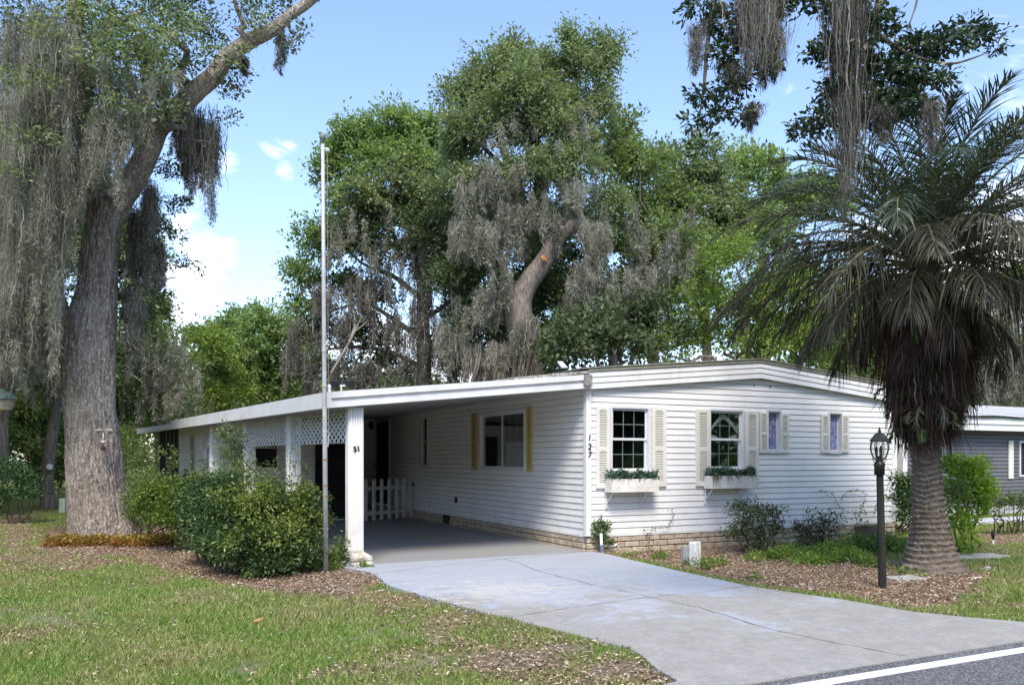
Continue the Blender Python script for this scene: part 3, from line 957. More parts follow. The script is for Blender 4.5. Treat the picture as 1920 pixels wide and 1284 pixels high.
# side wall in the carport
def onx(px, py): q = onX(px, py, 0.0); return q[1], q[2]
def sRx(xf, xn, yt, yb):   # xf far (left), xn near (right); heights read at the near edge
    y1 = onx(xf, 800)[0]; y0, zt = onx(xn, yt); zb = onx(xn, yb)[1]
    return y0, y1, zb, zt
swin = sRx(902, 985, 769, 879)
nwin = sRx(792, 803, 784, 872)
door = sRx(706, 731, 789, 960); door = (door[0], door[1], ZS, door[3])
LEN = 11.4
siding("side_wall", LEN, lambda s: 2.62, [swin, nwin, door], lambda s, o, z: (-o, s, z), home)
def window_side(w, slider):
    y0, y1, z0, z1 = w; mb = MB()
    mb.box((-.034, y0-.03, z0-.03), (.06, y0+.015, z1+.03)); mb.box((-.034, y1-.015, z0-.03), (.06, y1+.03, z1+.03))
    mb.box((-.038, y0+.015, z1-.01), (.06, y1-.015, z1+.035)); mb.box((-.04, y0+.015, z0-.035), (.06, y1-.015, z0+.012))
    f = mb.build("window", m_frame, home); s = MB(); g = MB(); ym = (y0+y1)/2-.0
    if slider:
        for a, bq, xx in ((y0+.015, ym+.02, .0), (ym-.02, y1-.015, .02)):
            s.box((xx, a, z0+.012), (xx+.02, a+.035, z1-.01)); s.box((xx, bq-.035, z0+.012), (xx+.02, bq, z1-.01))
            s.box((xx, a+.035, z1-.045), (xx+.02, bq-.035, z1-.01)); s.box((xx, a+.035, z0+.012), (xx+.02, bq-.035, z0+.045))
            g = MB(); g.box((xx+.008, a+.035, z0+.045), (xx+.012, bq-.035, z1-.045)); g.build("pane", m_glass, f)
        mu_ = MB()
        for k in (1, 2):
            yy = y0+.05+(ym-y0-.05)*k/3; mu_.box((.016, yy-.006, z0+.045), (.02, yy+.006, z1-.045))
        mu_.build("muntin", m_frame, f)
        bl = MB()
        for i in range(9):
            zz = z0+.06+i*.05; bl.box((.07, y0+.05, zz), (.074, ym-.04, zz+.042))
        bl.build("blind", m_curtain, f)
    else:
        s.box((.0, y0+.015, z0+.012), (.02, y0+.03, z1-.01)); s.box((0, y1-.03, z0+.012), (.02, y1-.015, z1-.01)); s.box((.0, y0+.03, (z0+z1)/2-.02), (.02, y1-.03, (z0+z1)/2+.02))
        g.box((.008, y0+.03, z0+.012), (.012, y1-.03, z1-.01)); g.build("pane", m_glass, f)
    s.build("sash", m_frame, f)
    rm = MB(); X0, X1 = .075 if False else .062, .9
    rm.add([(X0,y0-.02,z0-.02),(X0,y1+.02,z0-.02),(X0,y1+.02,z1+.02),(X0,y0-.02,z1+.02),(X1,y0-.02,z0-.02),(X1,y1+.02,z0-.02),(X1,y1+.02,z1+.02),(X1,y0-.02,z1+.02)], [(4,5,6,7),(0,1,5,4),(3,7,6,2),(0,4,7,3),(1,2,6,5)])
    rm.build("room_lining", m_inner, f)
window_side(swin, True); window_side(nwin, False)
for (xa, xb_) in ((887, 896.5), (991, 1000)):
    ya, yb_ = onx(xb_, 800)[0], onx(xa, 800)[0]; mb = MB(); z0, z1 = swin[2]-.04, swin[3]+.055
    mb.box((-.045, ya, z0), (-.014, ya+.055, z1)); mb.box((-.045, yb_-.055, z0), (-.014, yb_, z1))
    zm = (z0+z1)/2
    for a, c_ in ((z0, z0+.07), (zm-.03, zm+.03), (z1-.05, z1)): mb.box((-.045, ya+.055, a), (-.014, yb_-.055, c_))
    for k in range(int((z1-z0)/.03)):
        za = z0+k*.03; mb.hexa([(-.04, ya+.055, za), (-.04, yb_-.055, za), (-.02, yb_-.055, za+.024), (-.02, ya+.055, za+.024)], [(-.036, ya+.055, za-.004), (-.036, yb_-.055, za-.004), (-.016, yb_-.055, za+.02), (-.016, ya+.055, za+.02)])
    o = mb.build("shutter", m_yellow, home); o['label'] = "faded yellow louvred shutter beside the carport window"
# door
y0, y1, z0, z1 = door; mb = MB()
mb.box((-.04, y0-.05, z0), (.05, y0, z1+.05)); mb.box((-.04, y1, z0), (.05, y1+.06, z1+.05)); mb.box((-.04, y0, z1), (.05, y1, z1+.05)); mb.box((-.06, y0, z0-.04), (.05, y1, z0))
f = mb.build("door_frame", m_frame, home)
mb = MB(); mb.box((.0, y0, z0), (.03, y1, z1)); 
for k in range(5): mb.box((-.012, y0+.12+k*(y1-y0-.24)/4-.01, z0+.9), (0, y0+.12+k*(y1-y0-.24)/4+.01, z1-.15))
dr = mb.build("entry_door", m_inner, home); dr['label'] = "dark entry door with vertical bars at the back of the carport"
mb = MB(); mb.box((-.05, y1-.12, z0+.95), (-.0, y1-.08, z0+1.12)); mb.build("door_handle", m_dark, dr)
# back return wall with its lantern
siding("porch_wall", 1.75, lambda s: 2.7, [], lambda s, o, z: (-1.75+s, LEN-o, z), home)
mb = MB(); q = onY(694, 797, LEN)
mb.obox(q[0], LEN-.03, q[2]+.02, .09, .03, .12); mb.lathe((q[0], LEN-.12, q[2]-.12), [(.02, 0), (.05, .02), (.06, .14), (.085, .15), (.02, .21)], 8); mb.tube([(q[0], LEN-.03, q[2]+.05), (q[0], LEN-.12, q[2]+.12)], .01, 6)
mb.build("wall_lantern", m_dark, home)
# body behind, closing the volume
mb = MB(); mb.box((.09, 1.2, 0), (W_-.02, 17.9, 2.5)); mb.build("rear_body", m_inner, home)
mb = MB(); mb.box((W_-.01, .06, ZS), (W_+.0, 17.9, 2.75)); mb.box((.03, 11.4, ZS), (.05, 17.9, 2.6)); mb.box((.03, 17.9, ZS), (W_, 17.92, 2.7)); mb.build("rear_wall", m_white, home)
# soffit between gable boards and wall
# block skirt
mb = MB(); mo = MB(); rg = random.Random(8)
mo.box((.02, .020, -.28), (W_-.02, .05, ZS-.02)); mo.box((.012, .05, -.28), (.05, 11.38, ZS-.02))
for row in range(5):
    z = ZS-.03-.0475-row*.095
    if row > 4: break
    x = -.0+(row % 2)*-.14; L_ = .285
    while x < W_:
        a, c_ = max(x, 0), min(x+L_, W_)
        if c_-a > .05: mb.obox((a+c_)/2, .03, z, c_-a-.014, .09, .083, 0, .01, .003)
        x += L_
    if row > 2: continue
    y = .08-(row % 2)*.14
    while y < 11.3:
        a, c_ = max(y, .08), min(y+L_, 11.35)
        if c_-a > .05 and not (row < 2 and abs((a+c_)/2-onx(838, 975)[0]) < .16): mb.obox(.03, (a+c_)/2, z, .09, c_-a-.014, .083, 0, .01, .003)
        y += L_
mb.build("block_skirt", m_brick, home); mo.build("mortar_bed", m_mortar, home)
yv = onx(838, 975)[0]; mb = MB(); mb.box((-.03, yv-.15, .02), (-.005, yv+.15, ZS-.035))
for k in range(4): mb.box((-.04, yv-.14, .04+k*.045), (-.03, yv+.14, .055+k*.045))
mb.build("foundation_vent", m_dark, home)
mb = MB(); q = onY(1595, 985, -.03); mb.box((4.9, -.035, -.2), (5.6, -.018, .2)) if False else mb.box((5.95, -.032, -.16), (6.6, -.018, .19)); mb.build("crawl_space_door", M("crawl_door", (.06,.055,.05), (.1,.09,.08), .8, 5), home)
for (px, py, hz, wy) in ((857, 937, .12, .07), (776, 908, .07, .06), (748, 925, .13, .06)):
    yy, zz = onx(px, py); mb = MB(); mb.obox(-.03, yy, zz, .05, wy, hz, 0, .008); mb.build("outlet_box", m_dark, home)
# fasteners and vent dots on the gable
for px, py in ((1444, 724.5), (1414, 722)):
    q = onY(px, py, -.02); mb = MB(); mb.tube([q+np.array([0, -.012, 0]), q+np.array([0, .01, 0])], .012, 8); mb.build("screw_cap", m_digit, home)


def text(name, s, m, parent, loc, size, rot, depth=.004, bold=0.0):
    cu = bpy.data.curves.new("t", 'FONT'); cu.body = s; cu.size = size; cu.extrude = depth; cu.offset = bold; cu.align_x = 'CENTER'; cu.align_y = 'CENTER'
    to = bpy.data.objects.new("t", cu); scene.collection.objects.link(to)
    to.rotation_euler = rot; to.location = tuple(loc); bpy.context.view_layer.update()
    me = bpy.data.meshes.new_from_object(to.evaluated_get(bpy.context.evaluated_depsgraph_get()))
    me.transform(to.matrix_world); me.transform(Matrix.Translation(Vector(tuple(-ORG[parent.name]))))
    me.name = name
    me.materials.clear(); me.materials.append(m)
    bpy.data.objects.remove(to)
    o = bpy.data.objects.new(name, me); finish(o, parent, (0, 0, 0)); return o
for ch, px, py in (("1", 1105.5, 820.5), ("2", 1106, 837.5), ("7", 1106, 852.5)):
    q = onY(px, py, -.045); q[1] = -.046
    o = text("house_number", ch, m_digit, home, q, .135, (R(90), R(10), 0), .003, .002)
    o['label'] = "dark digit %s on the white corner trim" % ch

# right-hand porch seen past the corner
mb = MB(); q = onY(1692, 820, 1.0); px_ = q[0]
mb.box((px_-.07, .93, -.1), (px_+.07, 1.07, 2.1)); mb.build("porch_post", m_white, home)
mb = MB(); mb.box((W_+.04, .9, 2.02), (9.6, 5.0, 2.14)); mb.build("porch_roof", m_white, home)
mb = MB(); mb.box((W_+.04, 1.6, .0), (px_+.4, 1.65, 2.02)); mb.build("porch_screen", m_inner, home)
mb = MB(); mb.hexa([(px_-.07, .97, 1.75), (px_-.07, .97, 1.85), (px_-.3, .97, 2.02), (px_-.38, .97, 2.02)], [(px_-.07, 1.03, 1.75), (px_-.07, 1.03, 1.85), (px_-.3, 1.03, 2.02), (px_-.38, 1.03, 2.02)]); mb.build("porch_brace", m_white, home)

# ================================================================== CARPORT
cp = thing("carport", "white fluted column carport roof over the drive with lattice panels along its side", "carport", (-2.1, 4, 0))
def edgeX(Y): return -4.16-.138*(Y+.2)
A0 = np.array([-.03, -.12]); A1 = np.array([-4.16, -.2])
yB = 13.3; B1 = np.array([edgeX(yB), yB])
zt0, zb0 = 2.80, 2.585; zt1, zb1 = 2.372, 2.158; ztB, zbB = 2.30, 2.145
# roof sheet and ceiling
mb = MB()
mb.hexa([(0, -.1, zt0-.05), (-4.14, -.18, zt1-.05), (edgeX(13.2)+.03, 13.2, 2.25), (0, 13.2, 2.7)], [(0, -.1, zb0+.03), (-4.14, -.18, zb1+.04), (edgeX(13.2)+.03, 13.2, 2.17), (0, 13.2, 2.6)])
mb.build("carport_roof", m_soffit, cp)
def fseg(name, p, q, za, zb, zc, zd, th, outw, m):
    """board from p to q; top/bottom heights za/zb at p, zc/zd at q"""
    d = (q-p)/np.linalg.norm(q-p); n = np.array([d[1], -d[0]])*outw
    mb = MB(); pi = p - n*th; qi = q-n*th
    mb.hexa([(*p, zb), (*q, zd), (*q, zc), (*p, za)], [(*pi, zb), (*qi, zd), (*qi, zc), (*pi, za)])
    return mb.build(name, m, cp)
def bands(p, q, zt_a, zb_a, zt_b, zb_b, s):
    d = (q-p)/np.linalg.norm(q-p); n = np.array([d[1], -d[0]])*s
    L = lambda f, a, c_: a+(c_-a)*f
    for f0, f1, o_ in ((0, .40, .035), (.40, .68, 0.0), (.68, 1.0, .022)):
        fseg("carport_fascia", p+n*o_, q+n*o_, L(f0, zt_a, zb_a), L(f1, zt_a, zb_a), L(f0, zt_b, zb_b), L(f1, zt_b, zb_b), .05+o_, s, m_white2)
bands(A0, A1, zt0, zb0, zt1, zb1, -1)
mid = A1+(B1-A1)*.70
ztm, zbm = 2.372+(2.30-2.372)*.7, 2.158+(2.145-2.158)*.7
bands(A1, mid, zt1, zb1, ztm+.02, zbm, 1)
bands(mid, B1, ztm-.05, zbm, ztB-.015, zbB, 1)
mb = MB(); mb.box((-.16, -.19, 2.62), (-.02, -.13, 2.79)); o = mb.build("fascia_end_cap", M("rusty_grey", (.3,.3,.29), (.15,.14,.13), .8, 12), cp)
# corrugated strip standing up at the joint with the house roof
mb = MB(); n = 64; vs = []
for i in range(n+1):
    x = -1.35+1.33*i/n; zz = 2.80+(x)*.105+.015+.03*(i/n); am = .014*(i % 2)
    vs += [(x, -.11, zz-.02), (x, -.11, zz+.012+am), (x, .6, zz+.03+am)]
mb.add(vs, [(3*i, 3*i+1, 3*i+4, 3*i+3) for i in range(n)]+[(3*i+1, 3*i+2, 3*i+5, 3*i+4) for i in range(n)])
mb.build("corrugated_sheet", M("corrugated_metal", (.45,.43,.38), (.1,.09,.08), .5, 25), cp)
# columns: fluted white posts, the first on a stone block pier
dirB = (B1-A1)/np.linalg.norm(B1-A1)
cols = []
m_stone = M("pale_stone_block", (.60,.58,.52), (.40,.36,.28), .9, 12, 50, .6, .01)
for k, yy in enumerate((.02, 2.36, 4.74, 7.1)):
    cx = edgeX(yy)+.38 if k else onY(664.5, 900, .02)[0]
    zc = 2.16+(.0 if k else .02)
    mb = MB(); hw = .088; zb_ = .19 if k == 0 else 0.0
    mb.obox(cx, yy, (zc+zb_)/2, 2*hw, 2*hw, zc-zb_)
    for j in range(5):
        o_ = -hw+.018+j*(2*hw-.036)/4
        for s in (-1, 1):
            mb.obox(cx+o_, yy+s*(hw+.008), (zc+zb_)/2, .017, .022, zc-zb_-.004)
            mb.obox(cx+s*(hw+.008), yy+o_, (zc+zb_)/2, .022, .017, zc-zb_-.004)
    c_ = mb.build("column", m_white, cp); cols.append((cx, yy))
    if k == 0:
        mb = MB()
        mb.obox(cx-.03, yy, -.0, .24, .3, .1, 0, .02, .012); mb.obox(cx+.16, yy, .0, .15, .3, .1, 0, .02, .012)
        mb.obox(cx+.0, yy+.0, .085, .2, .28, .08, 0, .02, .012); mb.obox(cx+.16, yy, .085, .14, .28, .08, 0, .02, .012)
        mb.add([(cx-.12, yy-.12, .12), (cx+.2, yy-.12, .12), (cx+.2, yy+.12, .12), (cx-.12, yy+.12, .12), (cx-.09, yy-.09, .2), (cx+.09, yy-.09, .2), (cx+.09, yy+.09, .2), (cx-.09, yy+.09, .2)], [(4,5,6,7),(0,1,5,4),(1,2,6,5),(2,3,7,6),(3,0,4,7)])
        mb.build("stone_pier", m_stone, cp)
        q = onY(669, 842, yy-hw-.02); mb = MB()
        text("number_plate", "51", m_digit, cp, (q[0], yy-hw-.018, q[2]), .10, (R(90), R(-8), 0), .004, .005)
# lattice panels
def lattice(p, q, z0, z1):
    p = np.array(p); q = np.array(q); L = np.linalg.norm(q-p); d = (q-p)/L; n = np.array([d[1], -d[0]]); H = z1-z0
    mb = MB(); wd = .030; stp = .155; slope = .66
    for sgn, off in ((1, 0.0), (-1, .008)):
        x = -H/slope
        while x < L:
            # strip from (x,z0) rising
            pts = []
            xa, xb_ = x, x+H/slope; za, zb_ = 0.0, H
            if xa < 0: za = -xa*slope; xa = 0
            if xb_ > L: zb_ = H-(xb_-L)*slope; xb_ = L
            if xb_-xa > .02:
                if sgn < 0: xa, xb_ = L-xa, L-xb_
                u = np.array([xb_-xa, zb_-za]); u = u/np.linalg.norm(u); s = np.array([-u[1], u[0]])*wd/2
                c4 = [(xa+s[0], za+s[1]), (xb_+s[0], zb_+s[1]), (xb_-s[0], zb_-s[1]), (xa-s[0], za-s[1])]
                A_ = [(*(p+d*a+n*off), z0+zz) for a, zz in c4]; B_ = [(*(p+d*a+n*(off+.007)), z0+zz) for a, zz in c4]
                mb.hexa(A_, B_)
            x += stp
    return mb.build("lattice_panel", m_white2, cp)
for k in range(3):
    (xa, ya), (xb_, yb_) = cols[k], cols[k+1]
    u = np.array([xb_-xa, yb_-ya]); u /= np.linalg.norm(u)
    lattice((xa+u[0]*.1, ya+u[1]*.1), (xb_-u[0]*.1, yb_-u[1]*.1), 1.70, 2.15)
(xa, ya) = cols[3]; lattice((xa, ya+.1), (xa-.12, 8.45), 1.70, 2.15)

# ================================================================== STORAGE ROOM at the back of the carport
sh = thing("storage_room", "white sided storage room at the rear of the carport with a dark screened end", "shed", (-3.3, 9.5, 0))
m_shw = m_white
xs0 = -4.85; xr_ = -1.53
dd = onY(590, 833, 8.5), onY(648, 833, 8.5)
dX0, dX1 = dd[0][0], dd[1][0]
wX0, wX1, wz0, wz1 = (onY(475, 840, 8.5)[0], onY(519, 840, 8.5)[0], onY(475, 876, 8.5)[2], onY(475, 836, 8.5)[2]+.12)
siding("front_wall", xr_-xs0, lambda s: 2.35, [(dX0-xs0, dX1-xs0, .0, 2.05), (wX0-xs0, wX1-xs0, wz0, wz1)], lambda s, o, z: (xs0+s, 8.5-o, z), sh, zlo=.0)
mb = MB(); mb.box((dX0-.06, 8.46, 0), (dX0, 8.52, 2.1)); mb.box((dX1, 8.46, 0), (dX1+.06, 8.52, 2.1)); mb.box((dX0, 8.46, 2.05), (dX1, 8.52, 2.1)); mb.box((dX0, 8.44, -.0), (dX1, 8.52, .03)); mb.build("door_frame", m_white2, sh)
mb = MB(); mb.box((dX0, 8.5, .03), (dX1, 8.53, 2.05)); mb.box(((dX0+dX1)/2-.02, 8.485, .03), ((dX0+dX1)/2+.02, 8.5, 2.05)); mb.box((dX0, 8.485, 1.0), (dX1, 8.5, 1.03)); mb.build("screen_door", m_inner, sh)
mb = MB(); mb.box((wX0, 8.5, wz0), (wX1, 8.52, wz1)); g_ = mb.build("window", m_inner, sh)
mb = MB(); mb.box((wX0-.04, 8.46, wz0-.05), (wX1+.04, 8.5, wz0)); mb.box((wX0, 8.47, wz0+(wz1-wz0)*.72), (wX1, 8.5, wz0+(wz1-wz0)*.72+.03)); mb.box((wX1, 8.47, wz0), (wX1+.4, 8.48, wz1)); mb.build("window_frame", m_white2, g_)
sl = -.138
def side(s, o, z): return (xs0+sl*s-o, 8.5+s, z)
sw0 = (3.0-11.25+8.5)
wl = onY(355.5, 820, 8.5)
def flat_s(px):   # distance along the slanted side wall for a pixel column
    u = (px-960)/FPX; lo, hi = 0., 8.
    for _ in range(40):
        m_ = (lo+hi)/2; p_ = side(m_, 0, 1); r_ = (p_[0]-CAMX)*CY-(p_[1]-CAMY)*SY; f_ = (p_[0]-CAMX)*SY+(p_[1]-CAMY)*CY
        if r_/f_ > u: lo = m_
        else: hi = m_
    return (lo+hi)/2
s335, s355, s366 = flat_s(336), flat_s(356), flat_s(365.5)
siding("side_wall", s335, lambda s: 2.25, [(s366, s355, 1.22, 2.02)], side, sh, zlo=.0)
mb = MB(); mb.add([side(s366, -.02, 1.22), side(s355, -.02, 1.22), side(s355, -.02, 2.02), side(s366, -.02, 2.02)], [(0,3,2,1)])
g_ = mb.build("window", M("dusty_pane", (.16,.17,.15), (.3,.31,.28), .3, 3), sh)
mb = MB()
def sb(s0, s1, z0, z1, o0=.015, o1=-.03):
    mb.hexa([side(s0, o0, z0), side(s1, o0, z0), side(s1, o0, z1), side(s0, o0, z1)], [side(s0, o1, z0), side(s1, o1, z0), side(s1, o1, z1), side(s0, o1, z1)])
sb(s366-.04, s366, 1.19, 2.05); sb(s355, s355+.04, 1.19, 2.05); sb(s366, s355, 2.02, 2.05); sb(s366, s355, 1.19, 1.22); sb(s366, s355, 1.6, 1.64)
mb.build("window_frame", m_white2, g_)
mb = MB(); mb.box((xs0-.03, 8.46, 0), (xs0+.05, 8.52, 2.3)); mb.build("corner_trim", m_white2, sh)
s285 = 4.75
mb = MB(); sb(s335, s285, 0, 2.25, .0, -.03); mb.build("screen_wall", m_inner, sh)
mb = MB()
for s in (s335+.02, s335+.5, s335+.95, s335+1.4, s285-.04): sb(s, s+.03, 0, 2.25, .02, 0.0)
mb.build("screen_mullion", M("grey_aluminium", (.22,.22,.23), None, .5), sh)
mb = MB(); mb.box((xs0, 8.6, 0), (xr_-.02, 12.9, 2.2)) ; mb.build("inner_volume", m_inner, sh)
# ================================================================== STREET FURNITURE AND SMALL THINGS
m_galv = M("galvanised_pole", (.50,.50,.50), (.38,.38,.37), .5, 8, 0, .3, .01, .4, .2)
m_rust = M("rust_band", (.34,.18,.08), (.2,.12,.07), .9, 30)
fb = G(611, 1077); H_ = P(605, 255, 10.52)[2]-GZ
fp = thing("flagpole", "slim weathered grey metal flagpole with a ball top in front of the carport pillar", "flagpole", fb)
tp_ = P(605, 258, 10.52)
def fl(t): return fb + (tp_-fb)*t
mb = MB(); mb.tube([fb+np.array([0, 0, -.1]), fl(.33), fl(.66), fl(.985)], [.034, .031, .027, .022], 14); mb.build("pole", m_galv, fp, smooth=True)
mb = MB(); c_ = fl(1.0); mb.lathe(c_-np.array([0, 0, .04]), [(.012, -.03), (.02, 0), (.038, .02), (.045, .045), (.038, .07), (.02, .09), (.002, .095)], 16); mb.build("ball_finial", M("grey_ball", (.2,.2,.2), None, .5), fp, smooth=True)
mb = MB(); e = fl(.975); mb.tube([e+np.array([.02, 0, 0]), e+np.array([.05, -.01, .01])], .012, 8); mb.lathe(e+np.array([.06, -.01, -.02]), [(.01, -.02), (.028, -.01), (.028, .03), (.01, .04)], 10); mb.build("pulley_truck", m_galv, fp)
for z, r_ in ((.108, .036), (.185, .037), (.21, .037), (.27, .036), (.335, .036), (.44, .035), (.52, .034)):
    mb = MB(); p = fl(z); mb.tube([p-np.array([0, 0, .012]), p+np.array([0, 0, .012])], r_, 14); mb.build("band", m_rust if z in (.185, .21, .27) else m_galv, fp)
mb = MB(); p = fl(.30); mb.tube([p+np.array([.035, -.01, .0]), p+np.array([.05, -.015, .18])], .008, 6); mb.build("cleat", m_galv, fp)
mb = MB(); mb.tube([fl(.975)+np.array([.055, -.012, 0]), fl(.6)+np.array([.05, -.01, 0]), fl(.33)+np.array([.045, -.014, 0])], .0025, 5); mb.build("halyard", M("rope", (.4,.38,.34), None, .9), fp)

# lamp post
m_post = M("weathered_dark_post", (.032,.032,.026), (.017,.018,.014), .8, 6, 40, .3, .004, .2, 0, (1, 1, .3))
m_postd = M("black_painted_base", (.015,.015,.015), (.03,.03,.03), .8, 9)
m_lg = bpy.data.materials.new("lantern_glass"); m_lg.use_nodes = True; t = m_lg.node_tree; t.nodes.clear()
o_ = N(t, "ShaderNodeOutputMaterial"); gl = N(t, "ShaderNodeBsdfGlossy"); gl.inputs['Roughness'].default_value = .05
tp2 = N(t, "ShaderNodeBsdfTransparent"); tp2.inputs['Color'].default_value = (.93,.94,.94,1); ms = N(t, "ShaderNodeMixShader"); ms.inputs[0].default_value = .08
t.links.new(tp2.outputs[0], ms.inputs[1]); t.links.new(gl.outputs[0], ms.inputs[2]); t.links.new(ms.outputs[0], o_.inputs['Surface'])
lb = G(1655, 1102); dL = FPX*(CAMZ-GZ)/(1102-HOR)
def lz(py): return P(1650, py, dL)[2]
lp = thing("lamp_post", "short dark post carrying a black caged carriage lantern beside the palm", "lamp post", lb)
tb = P(1649.5, 880, dL)
mb = MB(); mid_ = lb + (tb-lb)*((lz(1076)-lb[2])/(tb[2]-lb[2]))
mb.tube([mid_, tb], [.044, .039], 8); mb.build("post", m_post, lp)
mb = MB(); mb.tube([lb-np.array([0, 0, .1]), mid_], [.045, .045], 8); mb.build("post_base", m_postd, lp)
L0 = P(1649, 880, dL)
sc = dL/FPX
def lpt(dx, py): return L0 + np.array([dx*sc*CY, -dx*sc*SY, (880-py)*sc])
mb = MB(); mb.lathe(L0-np.array([0, 0, .03]), [(.058, -.03), (.058, .06), (.064, .07), (.062, .10), (.05, .115), (.038, .135), (.022, .15), (.018, .17), (.03, .18), (.02, .19)], 16)
mb.build("post_cap", m_dark, lp, smooth=True)
mb = MB(); mb.tube([lpt(6.5, 887), lpt(9.5, 888)], .008, 6); mb.build("set_screw", m_dark, lp)
zc0 = (880-862)*sc
mb = MB()
prof = [(3, 866), (7, 862), (13, 855), (16.0, 845), (16.5, 838), (15.5, 830), (12.5, 826)]
for k in range(8):
    a = k*PI/4+.2
    pts = []
    for r_, py in prof:
        pts.append(L0+np.array([math.cos(a)*r_*sc, math.sin(a)*r_*sc, (880-py)*sc]))
    mb.tube(pts, .0055, 6)
for r_, py in ((14.5, 827), (8.5, 860)):
    mb.tube([L0+np.array([math.cos(a)*r_*sc, math.sin(a)*r_*sc, (880-py)*sc]) for a in np.linspace(0, 2*PI, 17)], .007, 6)
for k in range(4):
    a = k*PI/2+.2
    pts = [L0+np.array([math.cos(a)*r_*sc, math.sin(a)*r_*sc, (880-py)*sc]) for r_, py in ((3, 871), (8, 868), (11.5, 864), (13.5, 859.5), (12, 857.5))]
    mb.tube(pts, .005, 6)
mb.build("lantern_cage", m_dark, lp)
mb = MB(); mb.lathe(L0, [(.002*1, zc0), (6*sc, (880-861)*sc), (12*sc, (880-854)*sc), (14.6*sc, (880-844)*sc), (14.8*sc, (880-838)*sc), (13.4*sc, (880-829)*sc), (11.5*sc, (880-827)*sc)], 20); mb.build("lantern_glass", m_lg, lp, smooth=True)
mb = MB(); mb.lathe(L0, [(17.5*sc, (880-827.5)*sc), (17*sc, (880-825)*sc), (13.5*sc, (880-821)*sc), (9*sc, (880-814)*sc), (4.5*sc, (880-811)*sc), (2.6*sc, (880-810)*sc), (3.4*sc, (880-808)*sc), (1.6*sc, (880-805.5)*sc), (2*sc, (880-804)*sc), (.3*sc, (880-799.5)*sc)], 8); mb.build("lantern_roof", m_dark, lp)
for k in range(3):
    a = k*2*PI/3; mb = MB(); c_ = L0+np.array([math.cos(a)*5*sc, math.sin(a)*5*sc, 0]); mb.lathe(c_, [(.012, (880-858)*sc), (.012, (880-848)*sc), (.016, (880-848)*sc), (.014, (880-840)*sc), (.003, (880-835)*sc)], 8)
    mb.build("candle_bulb", m_dark if k else M("bulb", (.6,.58,.5), None, .3), lp)

# cut white post and grey box
m_oldwhite = M("peeling_white_paint", (.68,.68,.66), (.16,.15,.14), .8, 22, 40, .4, .004, .2, 0, (1, 1, .25), .52, .66)
wb = G(1303, 1062); mb = MB(); mb.obox(wb[0], wb[1], .12, .125, .125, .36, .2, .012, .004)
o = mb.build("stump_post", m_oldwhite, None, wb); tag(o, "short cut-off white wooden post with peeling paint in the mulch bed", "post")
q = G(1284, 1050); mb = MB(); mb.obox(q[0], q[1], .06, .1, .08, .22, .1, .01); mb.obox(q[0], q[1]-.05, .0, .06, .03, .1, .1, .005)
o = mb.build("junction_box", M("grey_plastic", (.33,.35,.36), (.2,.21,.22), .6), None, q); tag(o, "low grey junction box hidden behind the cut-off white post", "box")
# downpipe / hose bib by the corner
q = onY(1128, 1030, -.22); g0 = G(1130, 1032)
dp = thing("drain_pipe", "white plastic drain pipe with a grey collar standing by the house corner", "pipe", (q[0], q[1], GZ))
mb = MB(); mb.tube([(q[0]+.03, q[1], GZ), (q[0], q[1], .06), (q[0]-.01, q[1], .3)], .022, 10); mb.build("pipe", m_white, dp, smooth=True)
mb = MB(); mb.tube([(q[0]+.01, q[1], .02), (q[0], q[1], .12)], .036, 10); mb.build("collar", M("grey_collar", (.16,.17,.22), None, .5), dp)
e = onY(1152, 1017, -.15); mb = MB(); mb.tube([(e[0]-.1, -.2, .08), (e[0], -.2, .1), (e[0]+.03, -.2, .06)], .025, 8); mb.build("elbow", m_white, dp)
# fixtures on the carport roof
q0 = P(640, 727, 12.0)
fl_ = thing("floodlight", "pair of black round floodlights on the carport roof edge by the flagpole", "floodlight", q0)
for dx in (-.07, .10):
    mb = MB(); c_ = q0+np.array([dx*CY, -dx*SY, .07]); s_ = 1 if dx > 0 else -1
    ax = np.array([CY*s_*.45, -SY*s_*.45-.6, -.35])
    mb.tube([c_-ax*.07, c_+ax*.0, c_+ax*.09], [.03, .06, .07], 12); mb.build("lamp_head", m_dark, fl_)
mb = MB(); mb.tube([q0-np.array([0, 0, .1]), q0+np.array([0, 0, .03])], .012, 6); mb.tube([q0+np.array([-.07*CY, .07*SY, .03]), q0+np.array([.1*CY, -.1*SY, .03])], .012, 6); mb.build("bracket", m_white, fl_)
mb = MB(); c_ = q0-np.array([.17*CY, -.17*SY, 0]); mb.tube([c_+np.array([0, 0, -.1]), c_+np.array([0, 0, .02])], .02, 8); mb.lathe(c_, [(.028, -.0), (.028, .03), (.01, .05)], 10); mb.build("sensor", m_white, fl_)
q0 = P(1049, 697, 13.6)
so_ = thing("solar_panel", "small solar panel on a black bracket standing on the roof near the gable corner", "solar panel", q0)
mb = MB(); mb.tube([q0-np.array([0, 0, .2]), q0+np.array([0, 0, .06]), q0+np.array([-.03, 0, .15])], .014, 6); mb.build("bracket", m_dark, so_)
mb = MB()
r3 = np.array([CY, -SY, 0]); c_ = q0+np.array([0, -.02, .1])
qd = [c_-r3*.055+np.array([0, -.02, .07]), c_+r3*.03+np.array([0, -.02, .07]), c_+r3*.10+np.array([0, -.06, -.04]), c_-r3*.0+np.array([0, -.06, -.04])]
mb.hexa(qd, [p+np.array([0, .02, -.012]) for p in qd]); mb.build("panel", M("silver_panel", (.33,.35,.42), None, .3), so_)

